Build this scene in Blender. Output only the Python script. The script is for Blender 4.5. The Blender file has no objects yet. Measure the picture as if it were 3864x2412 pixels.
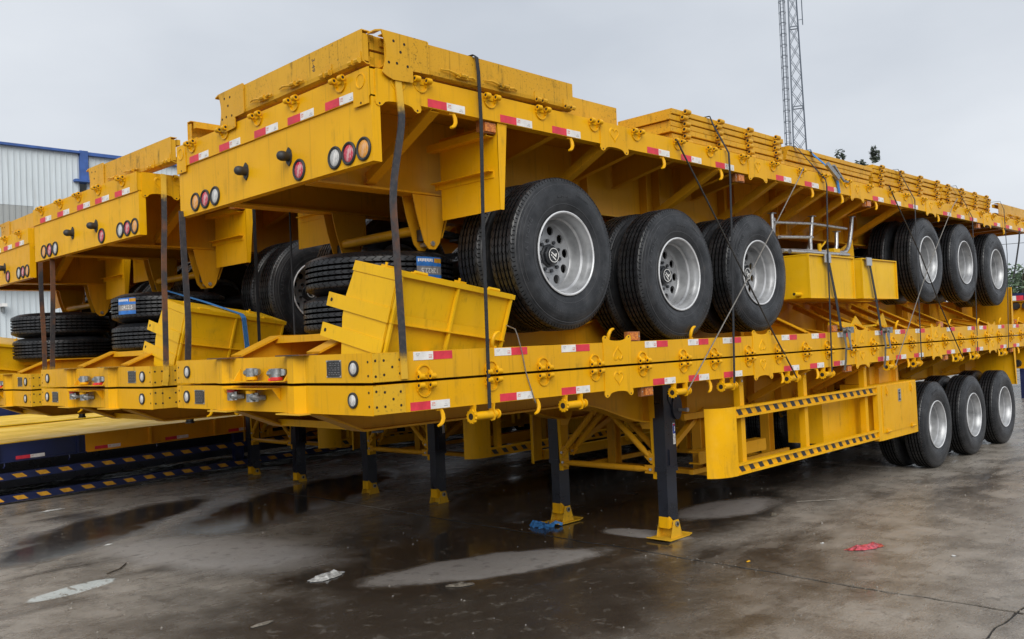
import bpy, bmesh, math, random
from mathutils import Vector, Matrix, Euler
random.seed(11)
PI = math.pi
R = math.radians
scene = bpy.context.scene
COL = scene.collection

# ------------------------------------------------------------------ camera
cam_d = bpy.data.cameras.new('camera'); cam = bpy.data.objects.new('camera', cam_d); COL.objects.link(cam)
CAM = Vector((-3.0011, -4.1072, 1.795)); yaw, pit, rol = 0.7795, 0.0291, -0.0433
f = Vector((math.cos(yaw)*math.cos(pit), math.sin(yaw)*math.cos(pit), math.sin(pit)))
r = Vector((math.sin(yaw), -math.cos(yaw), 0)); u = r.cross(f)
r2 = math.cos(rol)*r + math.sin(rol)*u; u2 = -math.sin(rol)*r + math.cos(rol)*u
m = Matrix((r2, u2, -f)).transposed().to_4x4(); m.translation = CAM
cam.matrix_world = m
cam_d.sensor_width = 36; cam_d.lens = 3327.6/3864*36
cam_d.clip_start = 0.05; cam_d.clip_end = 3000
scene.camera = cam

# ------------------------------------------------------------------ sky, sun, exposure
SUN_EL, SUN_AZ = R(37), R(227)          # light comes from behind and left of the camera
w = bpy.data.worlds.new('World'); scene.world = w; w.use_nodes = True
nt = w.node_tree; nt.nodes.clear()
def wn(t, **k):
    n = nt.nodes.new(t)
    for a, b in k.items(): setattr(n, a, b)
    return n
out = wn('ShaderNodeOutputWorld'); bg = wn('ShaderNodeBackground')
sky = wn('ShaderNodeTexSky', sky_type='NISHITA', sun_disc=False, sun_elevation=SUN_EL, sun_rotation=R(90)-SUN_AZ, dust_density=4.0)
hs = wn('ShaderNodeHueSaturation'); hs.inputs['Saturation'].default_value = 0.3; hs.inputs['Value'].default_value = 0.062
tc = wn('ShaderNodeTexCoord'); mp = wn('ShaderNodeMapping'); mp.inputs['Scale'].default_value = (1.1, 1.1, 2.6)
ns = wn('ShaderNodeTexNoise'); ns.inputs['Scale'].default_value = 2.1; ns.inputs['Detail'].default_value = 7; ns.inputs['Roughness'].default_value = 0.45
rp = wn('ShaderNodeValToRGB')
rp.color_ramp.elements[0].position = 0.30; rp.color_ramp.elements[0].color = (0.308, 0.334, 0.374, 1)
rp.color_ramp.elements[1].position = 0.72; rp.color_ramp.elements[1].color = (0.440, 0.462, 0.492, 1)
mx = wn('ShaderNodeMixRGB'); mx.inputs['Fac'].default_value = 0.88
L = nt.links.new
L(tc.outputs['Generated'], mp.inputs['Vector']); L(mp.outputs[0], ns.inputs['Vector']); L(ns.outputs[0], rp.inputs[0])
L(sky.outputs[0], hs.inputs['Color']); L(hs.outputs[0], mx.inputs[1]); L(rp.outputs[0], mx.inputs[2])
L(mx.outputs[0], bg.inputs['Color']); bg.inputs['Strength'].default_value = 1.0; L(bg.outputs[0], out.inputs[0])
sd = bpy.data.lights.new('sun', 'SUN'); sd.energy = 1.5; sd.angle = R(50); sd.color = (1.0, 0.965, 0.90)
sun = bpy.data.objects.new('sun', sd); COL.objects.link(sun)
sdir = Vector((math.cos(SUN_AZ)*math.cos(SUN_EL), math.sin(SUN_AZ)*math.cos(SUN_EL), math.sin(SUN_EL)))
sun.rotation_euler = sdir.to_track_quat('Z', 'Y').to_euler(); sun.location = (-6, -8, 12)
scene.view_settings.view_transform = 'Standard'; scene.view_settings.look = 'None'
scene.view_settings.exposure = 0.95; scene.view_settings.gamma = 1.0; scene.view_settings.use_curve_mapping = False
scene.cycles.max_bounces = 7; scene.cycles.diffuse_bounces = 6; scene.cycles.glossy_bounces = 3; scene.cycles.transmission_bounces = 2; scene.cycles.caustics_reflective = False; scene.cycles.caustics_refractive = False
scene.cycles.use_adaptive_sampling = True; scene.cycles.adaptive_threshold = 0.012
scene.cycles.use_denoising = True

# ------------------------------------------------------------------ materials
class NT:
    def __init__(s, name):
        s.m = bpy.data.materials.new(name); s.m.use_nodes = True; s.t = s.m.node_tree
        s.b = s.t.nodes['Principled BSDF']
    def n(s, t, ins=None, **k):
        x = s.t.nodes.new(t)
        for a, b in k.items(): setattr(x, a, b)
        for a, b in (ins or {}).items(): s.set(x.inputs[a], b)
        return x
    def set(s, sock, v):
        if hasattr(v, 'is_output') or hasattr(v, 'links') and not isinstance(v, (float, int, tuple)): s.t.links.new(v, sock)
        else: sock.default_value = v
    def p(s, **k):
        for a, b in k.items(): s.set(s.b.inputs[a.replace('_', ' ')], b)
    def math(s, op, a, b=0.0, c=0.0, clamp=False):
        x = s.n('ShaderNodeMath', operation=op, use_clamp=clamp)
        s.set(x.inputs[0], a); s.set(x.inputs[1], b); s.set(x.inputs[2], c); return x.outputs[0]
    def mix(s, fac, a, b):
        x = s.n('ShaderNodeMixRGB'); s.set(x.inputs[0], fac); s.set(x.inputs[1], a); s.set(x.inputs[2], b); return x.outputs[0]
    def pos(s): return s.n('ShaderNodeNewGeometry').outputs['Position']
    def obj(s): return s.n('ShaderNodeTexCoord').outputs['Object']
    def noise(s, vec, scale, detail=3, rough=0.5, sc=None):
        if sc:
            mm = s.n('ShaderNodeMapping'); s.set(mm.inputs['Vector'], vec); mm.inputs['Scale'].default_value = sc; vec = mm.outputs[0]
        x = s.n('ShaderNodeTexNoise'); s.set(x.inputs['Vector'], vec)
        x.inputs['Scale'].default_value = scale; x.inputs['Detail'].default_value = detail; x.inputs['Roughness'].default_value = rough
        return x.outputs[0]
    def ramp(s, v, lo, hi, a=0.0, b=1.0):
        x = s.n('ShaderNodeMapRange', clamp=True, interpolation_type='SMOOTHSTEP')
        s.set(x.inputs['Value'], v); x.inputs['From Min'].default_value = lo; x.inputs['From Max'].default_value = hi
        x.inputs['To Min'].default_value = a; x.inputs['To Max'].default_value = b; return x.outputs[0]
    def bump(s, h, strength=0.3, dist=0.01):
        x = s.n('ShaderNodeBump'); x.inputs['Strength'].default_value = strength; x.inputs['Distance'].default_value = dist
        s.set(x.inputs['Height'], h); s.t.links.new(x.outputs[0], s.b.inputs['Normal'])
def c3(*a): return (a[0], a[1], a[2], 1.0)

def yellow(name, base, grime=0.35, dark=(0.16, 0.10, 0.012), fl0=0.60, bg0=0.46):
    k = NT(name); P = k.pos()
    big = k.noise(P, 1.7, 5, 0.55); st = k.noise(P, 1.0, 4, 0.6, (13, 13, 1.1)); fl = k.noise(P, 55, 4, 0.7); mid = k.noise(P, 9, 4, 0.6)
    rainm = k.ramp(k.noise(P, 1.0, 2, 0.5, (48, 48, 1.6)), 0.60, 0.74)
    streak = k.math('MULTIPLY', k.ramp(st, 0.52, 0.74), k.ramp(mid, 0.40, 0.66))
    fleck = k.math('MULTIPLY', k.ramp(fl, fl0, fl0+0.10), k.ramp(big, bg0, bg0+0.22))
    g = k.math('ADD', k.math('MULTIPLY', streak, 0.8), k.math('MULTIPLY', fleck, 0.8))
    g = k.math('ADD', g, k.math('MULTIPLY', rainm, 0.38))
    g = k.math('MULTIPLY', g, grime*1.4, clamp=True)
    tone = k.mix(k.ramp(big, 0.3, 0.75), c3(*base), c3(base[0]*0.86, base[1]*0.83, base[2]*0.8))
    dustm = k.math('MULTIPLY', k.ramp(mid, 0.45, 0.8), 0.07)
    tone = k.mix(dustm, tone, c3(0.62, 0.46, 0.16))
    rnd = k.n('ShaderNodeObjectInfo').outputs['Random']; tone = k.mix(k.math('MULTIPLY', rnd, 0.45), tone, c3(base[0]*0.80, base[1]*0.74, base[2]))
    k.p(Base_Color=k.mix(g, tone, c3(*dark)), Roughness=k.ramp(mid, 0.2, 0.9, 0.30, 0.52), Specular_IOR_Level=0.17)
    k.bump(k.noise(P, 22, 2), 0.10, 0.006)
    return k.m
YB = (0.77, 0.405, 0.004)
M = {}
M['yellow'] = yellow('yellow_paint', YB, 0.45)
M['yellow_b'] = yellow('yellow_paint_b', (0.72, 0.385, 0.010), 0.55)
M['yellow_frame'] = yellow('yellow_frame_paint', (0.66, 0.325, 0.012), 0.40)
M['yellow_grimy'] = yellow('yellow_paint_grimy', (0.66, 0.38, 0.02), 0.8, (0.20, 0.13, 0.03), 0.56, 0.40)
M['yellow_cargo'] = yellow('yellow_paint_cargo', (0.64, 0.345, 0.018), 0.85, (0.15, 0.095, 0.012), 0.56, 0.38)
M['yellow_box'] = yellow('yellow_box_paint', (0.76, 0.45, 0.008), 0.3)

def plain(name, col, rough=0.5, metal=0.0, var=0.25, spec=0.5, scale=20, bump=0.0):
    k = NT(name); P = k.pos(); nz = k.noise(P, scale, 4, 0.6)
    lo = tuple(x*(1-var) for x in col); hi = tuple(min(1, x*(1+var*0.6)) for x in col)
    k.p(Base_Color=k.mix(k.ramp(nz, 0.3, 0.7), c3(*lo), c3(*hi)), Roughness=k.ramp(nz, 0.2, 0.8, max(0.03, rough-0.1), min(1, rough+0.12)), Metallic=metal, Specular_IOR_Level=spec)
    if bump: k.bump(nz, bump, 0.01)
    return k.m
M['black'] = plain('black_paint', (0.018, 0.02, 0.024), 0.38, 0, 0.4, 0.6)
M['navy'] = plain('blue_black_paint', (0.010, 0.012, 0.020), 0.32, 0, 0.4, 0.45, 6)
M['rubber'] = plain('black_rubber', (0.022, 0.023, 0.025), 0.55)
M['lettering'] = plain('moulded_lettering', (0.058, 0.060, 0.066), 0.35)
M['strap'] = plain('black_strap', (0.02, 0.021, 0.024), 0.6, 0, 0.4, 0.4, 60)
M['silver'] = plain('galvanised_steel', (0.50, 0.51, 0.52), 0.34, 0.75, 0.2, 0.5, 25)
M['steel'] = plain('dull_steel', (0.30, 0.31, 0.31), 0.42, 0.8, 0.3, 0.5, 40)
M['wire'] = plain('steel_wire', (0.25, 0.235, 0.215), 0.5, 0.5, 0.35, 0.5, 90)
M['cable'] = plain('dark_steel_cable', (0.06, 0.058, 0.055), 0.5, 0.5, 0.4, 0.5, 90)
M['rim'] = plain('rim_paint', (0.36, 0.37, 0.385), 0.34, 0.35, 0.3, 0.5, 6)
M['rim_lip'] = plain('rim_lip_paint', (0.62, 0.63, 0.65), 0.3, 0.2, 0.12, 0.5, 8)
M['bolt'] = plain('zinc_bolt', (0.55, 0.55, 0.54), 0.35, 0.8)
M['hole'] = plain('dark_hole', (0.016, 0.010, 0.004), 0.8)
M['blue'] = plain('blue_paint', (0.007, 0.014, 0.065), 0.4, 0, 0.3, 0.5, 3)
M['bluetrim'] = plain('blue_trim', (0.04, 0.10, 0.32), 0.45, 0, 0.2, 0.5, 3)
M['bluestrap'] = plain('blue_strap', (0.05, 0.20, 0.48), 0.7, 0, 0.3, 0.3, 80)
M['orange'] = yellow('orange_paint', (0.76, 0.36, 0.015), 0.3)
M['red_tape'] = plain('red_reflector', (0.62, 0.035, 0.06), 0.42, 0, 0.18, 0.4, 12)
M['white_tape'] = plain('white_reflector', (0.70, 0.69, 0.67), 0.42, 0, 0.12, 0.4, 14)
M['print_red'] = plain('print_orange_red', (0.60, 0.09, 0.03), 0.5)
M['print_grey'] = plain('print_grey', (0.22, 0.22, 0.23), 0.5)
M['print_white'] = plain('print_white', (0.78, 0.78, 0.76), 0.5, 0, 0.1)
M['print_blue'] = plain('print_blue', (0.03, 0.06, 0.30), 0.5)
M['plate'] = plain('nameplate_black', (0.02, 0.022, 0.026), 0.35)
M['red_plastic'] = plain('red_plastic', (0.62, 0.03, 0.025), 0.35)
M['stripe_black'] = plain('stripe_black', (0.016, 0.018, 0.02), 0.45)
M['stripe_amber'] = plain('stripe_amber', (0.60, 0.30, 0.02), 0.5)
M['white'] = plain('white_plastic', (0.72, 0.72, 0.71), 0.4, 0, 0.1)
def lens(name, col, film=0.5):
    k = NT(name); P = k.obj(); n1 = k.noise(P, 26, 4, 0.7, (1, 1, 0.35)); wv = k.ramp(n1, 0.50, 0.60)
    k.p(Base_Color=k.mix(k.math('MULTIPLY', wv, film), c3(*col), c3(0.75, 0.73, 0.70)), Roughness=0.22, Coat_Weight=0.4)
    k.bump(n1, 0.6, 0.01); return k.m
M['lens_red'] = lens('red_lens', (0.50, 0.02, 0.05), 0.45)
M['lens_amber'] = lens('amber_lens', (0.66, 0.27, 0.012), 0.22)
M['lens_white'] = lens('clear_lens', (0.42, 0.42, 0.41), 0.7)
def amber_marker():
    k = NT('amber_marker'); P = k.obj()
    v = k.n('ShaderNodeTexVoronoi', ins={'Scale': 70.0}); k.set(v.inputs['Vector'], P)
    k.p(Base_Color=k.mix(k.ramp(v.outputs[0], 0.1, 0.7), c3(0.72, 0.25, 0.03), c3(0.42, 0.11, 0.012)), Roughness=0.25); return k.m
M['amber'] = amber_marker()
M['amber_frame'] = plain('amber_frame', (0.30, 0.11, 0.03), 0.35)
def rustbar():
    k = NT('flat_bar'); P = k.pos(); n1 = k.noise(P, 3.0, 5, 0.6, (1, 1, 0.8)); n2 = k.noise(P, 40, 4, 0.7)
    a = k.mix(k.ramp(n2, 0.45, 0.65), c3(0.025, 0.025, 0.03), c3(0.05, 0.045, 0.045))
    b = k.mix(k.ramp(n2, 0.4, 0.6), c3(0.14, 0.055, 0.025), c3(0.09, 0.045, 0.025))
    sp = k.n('ShaderNodeSeparateXYZ'); k.set(sp.inputs[0], P); zz = k.math('ADD', sp.outputs[2], k.math('MULTIPLY', k.math('SUBTRACT', n2, 0.5), 0.12))
    paint = k.math('MAXIMUM', k.ramp(zz, 3.18, 3.28), k.ramp(zz, 1.80, 1.70))
    k.p(Base_Color=k.mix(paint, k.mix(k.ramp(n1, 0.44, 0.58), a, b), c3(0.62, 0.36, 0.02)), Roughness=0.6); k.bump(n2, 0.2, 0.005); return k.m
M['bar'] = rustbar()

def tyre_mat():
    k = NT('tyre_rubber'); O = k.obj(); sp = k.n('ShaderNodeSeparateXYZ'); k.set(sp.inputs[0], O)
    x, y, z = sp.outputs
    ang = k.math('ARCTAN2', z, x); rr = k.math('SQRT', k.math('ADD', k.math('MULTIPLY', x, x), k.math('MULTIPLY', z, z)))
    # sipes across the ribs, zigzag
    zig = k.math('PINGPONG', k.math('MULTIPLY', y, 1.0), 0.018)
    ph = k.math('FRACT', k.math('ADD', k.math('MULTIPLY', ang, 60/(2*PI)), k.math('MULTIPLY', zig, 30)))
    sipe = k.math('MULTIPLY', k.math('LESS_THAN', ph, 0.15), k.math('GREATER_THAN', rr, 0.540))
    # shoulder notches and moulded rings on the side wall
    ph2 = k.math('FRACT', k.math('MULTIPLY', ang, 110/(2*PI)))
    notch = k.math('MULTIPLY', k.math('LESS_THAN', ph2, 0.22), k.math('MULTIPLY', k.math('GREATER_THAN', rr, 0.522), k.math('LESS_THAN', rr, 0.541)))
    ringv = k.math('FRACT', k.math('MULTIPLY', rr, 38.0)); ring = k.math('MULTIPLY', k.math('LESS_THAN', ringv, 0.10), k.math('LESS_THAN', rr, 0.515))
    nz = k.noise(k.pos(), 7, 5, 0.65); n2 = k.noise(k.pos(), 60, 3, 0.6)
    yc_ = k.math('ABSOLUTE', k.math('SUBTRACT', y, 0.144))
    groove = k.math('MULTIPLY', k.math('MULTIPLY', k.math('LESS_THAN', rr, 0.5465), k.math('GREATER_THAN', rr, 0.520)), k.math('LESS_THAN', yc_, 0.080))
    dark = k.math('MAXIMUM', k.math('ADD', sipe, notch, clamp=True), groove)
    base = k.mix(k.ramp(nz, 0.35, 0.7), c3(0.009, 0.010, 0.012), c3(0.021, 0.022, 0.025))
    base = k.mix(k.math('MULTIPLY', k.ramp(nz, 0.62, 0.75), 0.35), base, c3(0.07, 0.055, 0.035))
    base = k.mix(dark, base, c3(0.005, 0.005, 0.005))
    k.p(Base_Color=base, Roughness=k.ramp(n2, 0.2, 0.8, 0.28, 0.48), Specular_IOR_Level=k.math('MULTIPLY', k.math('SUBTRACT', 1.0, dark), k.ramp(nz, 0.3, 0.7, 0.38, 0.6)))
    h = k.math('SUBTRACT', k.math('MULTIPLY', n2, 0.15), k.math('ADD', dark, k.math('MULTIPLY', ring, 0.35)))
    k.bump(h, 0.5, 0.006); return k.m
M['tyre'] = tyre_mat()

def ground_mat(name, depth=0):
    k = NT(name); P = k.pos()
    sp = k.n('ShaderNodeSeparateXYZ'); k.set(sp.inputs[0], P); X, Y, _ = sp.outputs
    big = k.noise(P, 0.42, 5, 0.55); mid = k.noise(P, 2.2, 6, 0.62); fine = k.noise(P, 26, 5, 0.7); grit = k.noise(P, 75, 3, 0.75)
    st = k.noise(P, 1.0, 5, 0.6, (0.55, 2.2, 1))
    wob = k.math('MULTIPLY', k.math('SUBTRACT', k.noise(P, 2.3, 4, 0.6), 0.5), 0.7)
    def ell(cx, cy, a, b, ang, soft=0.35):
        c, s = math.cos(ang), math.sin(ang)
        dx = k.math('SUBTRACT', X, cx); dy = k.math('SUBTRACT', Y, cy)
        uu = k.math('DIVIDE', k.math('ADD', k.math('MULTIPLY', dx, c), k.math('MULTIPLY', dy, s)), a)
        vv = k.math('DIVIDE', k.math('SUBTRACT', k.math('MULTIPLY', dy, c), k.math('MULTIPLY', dx, s)), b)
        d = k.math('SQRT', k.math('ADD', k.math('MULTIPLY', uu, uu), k.math('MULTIPLY', vv, vv)))
        return k.ramp(k.math('ADD', d, wob), 1-soft*0.4, 1+soft*0.3, 1.0, 0.0)
    dry = ell(2.0, 1.20, 1.0, 0.36, R(-24), 0.5)
    for a in ((0.85, 3.7, 1.35, 0.62, R(107), 1.0), (3.64, 0.85, 0.46, 0.17, R(97), 0.6), (5.1, 0.86, 0.75, 0.36, R(-8), 0.7)):
        dry = k.math('MAXIMUM', dry, ell(*a))
    # where water stands: noise hollows, a few known hollows, plus painted shade under the trailers
    wet = k.ramp(k.math('ADD', k.math('MULTIPLY', big, 0.6), k.math('MULTIPLY', st, 0.4)), 0.50, 0.62)
    pool = k.math('MAXIMUM', ell(2.9, 5.6, 2.4, 0.75, R(28), 0.8), ell(1.0, 6.2, 1.5, 0.5, R(25), 0.8))
    pool = k.math('MAXIMUM', pool, ell(0.2, 5.4, 1.1, 0.45, R(30), 0.8))
    pool = k.math('MAXIMUM', pool, ell(5.2, 3.4, 2.2, 0.8, R(15), 0.8))
    pool = k.math('MAXIMUM', pool, ell(2.3, 1.5, 2.0, 1.1, R(-20), 0.5))
    pool = k.math('MAXIMUM', pool, ell(4.6, 1.2, 2.0, 0.9, R(0), 0.5))
    pool = k.math('MAXIMUM', pool, ell(9.5, -2.0, 2.6, 0.8, R(5), 0.8))
    wet = k.math('MAXIMUM', wet, pool)
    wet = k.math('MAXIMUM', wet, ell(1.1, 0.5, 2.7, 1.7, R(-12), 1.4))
    wet = k.math('MAXIMUM', wet, ell(4.6, 2.3, 4.2, 1.7, R(0), 1.0))  # band beneath the trailers: their shade put into the ground colour
    wet = k.math('MULTIPLY', wet, k.math('SUBTRACT', 1.0, k.math('MULTIPLY', ell(5.2, -2.4, 3.6, 1.9, R(0), 1.2), 0.75)))
    wet = k.math('MULTIPLY', wet, k.math('SUBTRACT', 1.0, dry), clamp=True)
    conc = k.mix(k.ramp(mid, 0.3, 0.72), c3(0.172, 0.153, 0.129), c3(0.325, 0.295, 0.258))
    conc = k.mix(k.math('MULTIPLY', k.ramp(fine, 0.5, 0.75), 0.5), conc, c3(0.33, 0.295, 0.25))
    conc = k.mix(k.math('MULTIPLY', k.ramp(grit, 0.52, 0.68), 0.55), conc, c3(0.36, 0.33, 0.29))
    conc = k.mix(k.math('MULTIPLY', k.ramp(grit, 0.48, 0.34), 0.55), conc, c3(0.05, 0.043, 0.036))
    conc = k.mix(k.math('MULTIPLY', k.ramp(k.noise(P, 1.1, 4, 0.6), 0.60, 0.72), 0.4), conc, c3(0.20, 0.125, 0.055))
    conc = k.mix(k.math('MULTIPLY', k.ramp(k.noise(P, 3.4, 5, 0.7), 0.60, 0.70), 0.5), conc, c3(0.040, 0.036, 0.032))
    conc = k.mix(dry, conc, k.mix(fine, c3(0.24, 0.225, 0.215), c3(0.36, 0.345, 0.33)))
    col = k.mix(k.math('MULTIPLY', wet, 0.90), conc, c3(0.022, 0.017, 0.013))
    pud = k.math('MULTIPLY', pool, k.math('SUBTRACT', 1.0, dry))
    rough = k.math('SUBTRACT', k.ramp(mid, 0.25, 0.75, 0.20, 0.44), k.math('MULTIPLY', wet, 0.10))
    rough = k.math('ADD', rough, k.math('MULTIPLY', dry, 0.16))
    rough = k.math('SUBTRACT', rough, k.math('MULTIPLY', pud, 0.18))
    rough = k.math('MAXIMUM', rough, 0.05)
    stk = k.noise(P, 1.0, 6, 0.68, (0.9, 4.2, 1)); rough = k.math('SUBTRACT', rough, k.math('MULTIPLY', k.ramp(stk, 0.46, 0.62), k.math('MULTIPLY', k.math('SUBTRACT', 1.0, dry), 0.17)))
    rough = k.math('MAXIMUM', rough, 0.05)
    blot = k.noise(P, 7.5, 6, 0.7); col = k.mix(k.math('MULTIPLY', k.ramp(blot, 0.54, 0.64), 0.4), col, c3(0.035, 0.030, 0.026)); col = k.mix(k.math('MULTIPLY', k.ramp(blot, 0.44, 0.34), 0.30), col, c3(0.26, 0.24, 0.21))
    rag = k.ramp(k.noise(P, 1.0, 5, 0.75, (16, 5, 1)), 0.36, 0.48); col = k.mix(k.math('MULTIPLY', ell(-0.50, 3.42, 0.36, 0.13, R(14), 0.2), rag), col, c3(0.52, 0.56, 0.55))
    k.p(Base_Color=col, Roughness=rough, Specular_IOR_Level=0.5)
    flat = k.math('SUBTRACT', 1.0, k.math('MULTIPLY', pud, 0.86))
    h = k.math('ADD', k.math('MULTIPLY', grit, 0.5), fine)
    bp = k.n('ShaderNodeBump', ins={'Distance': 0.012}); k.set(bp.inputs['Strength'], k.math('MULTIPLY', flat, 0.42)); k.set(bp.inputs['Height'], h); k.t.links.new(bp.outputs[0], k.b.inputs['Normal'])
    return k.m
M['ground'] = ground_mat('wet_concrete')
M['joint'] = plain('joint_dirt', (0.016, 0.013, 0.010), 0.6, 0, 0.5, 0.4, 30, 0.3)

def checker(name, base):
    k = NT(name); P = k.pos(); mm = k.n('ShaderNodeMapping'); k.set(mm.inputs['Vector'], P); mm.inputs['Rotation'].default_value = (0, 0, R(45))
    v = k.n('ShaderNodeTexChecker', ins={'Scale': 26.0}); k.set(v.inputs['Vector'], mm.outputs[0])
    nz = k.noise(P, 1.5, 5, 0.6)
    k.p(Base_Color=k.mix(k.ramp(nz, 0.35, 0.7), c3(*base), c3(base[0]*0.7, base[1]*0.68, base[2]*0.6)), Roughness=k.ramp(nz, 0.3, 0.7, 0.35, 0.6), Specular_IOR_Level=0.15); k.bump(v.outputs[1], 0.12, 0.004); return k.m
M['checker'] = checker('yellow_checker_plate', (0.80, 0.50, 0.02))
def wallmat(name, base, scale=1.0):
    k = NT(name); P = k.pos(); n1 = k.noise(P, 0.5, 5, 0.6); n2 = k.noise(P, 1.0, 4, 0.6, (6, 6, 0.35))
    g = k.math('MULTIPLY', k.ramp(n2, 0.5, 0.75), 0.3)
    k.p(Base_Color=k.mix(g, k.mix(n1, c3(*base), c3(*[b*0.86 for b in base])), c3(0.30, 0.30, 0.29)), Roughness=0.5); return k.m
M['wall'] = wallmat('white_sheet_wall', (0.60, 0.66, 0.70)); M['wall_grey'] = wallmat('grey_sheet_wall', (0.36, 0.38, 0.38))
def leafmat(name, base):
    k = NT(name); P = k.pos(); n1 = k.noise(P, 1.1, 4, 0.6)
    k.p(Base_Color=k.mix(k.ramp(n1, 0.3, 0.7), c3(*[b*0.6 for b in base]), c3(*[min(1, b*1.35) for b in base])), Roughness=0.6); return k.m
M['leaf'] = leafmat('foliage', (0.07, 0.115, 0.062)); M['leaf_dark'] = leafmat('dark_foliage', (0.040, 0.056, 0.040))
M['bark'] = plain('bark', (0.07, 0.055, 0.04), 0.8)
M['tower'] = plain('tower_steel', (0.10, 0.12, 0.15), 0.5, 0.4, 0.2)
M['bag'] = plain('plastic_bag', (0.55, 0.56, 0.55), 0.25, 0, 0.3, 0.5, 30)
M['red_bag'] = plain('red_plastic_film', (0.45, 0.06, 0.08), 0.18, 0, 0.6, 0.5, 35)
M['paper'] = plain('wet_paper', (0.20, 0.18, 0.15), 0.45, 0, 0.4, 0.5, 30)
M['grit'] = plain('grit_stone', (0.19, 0.17, 0.145), 0.5, 0, 0.4, 0.5, 40)
M['leafbrown'] = plain('dead_leaf', (0.10, 0.085, 0.06), 0.5)

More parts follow.
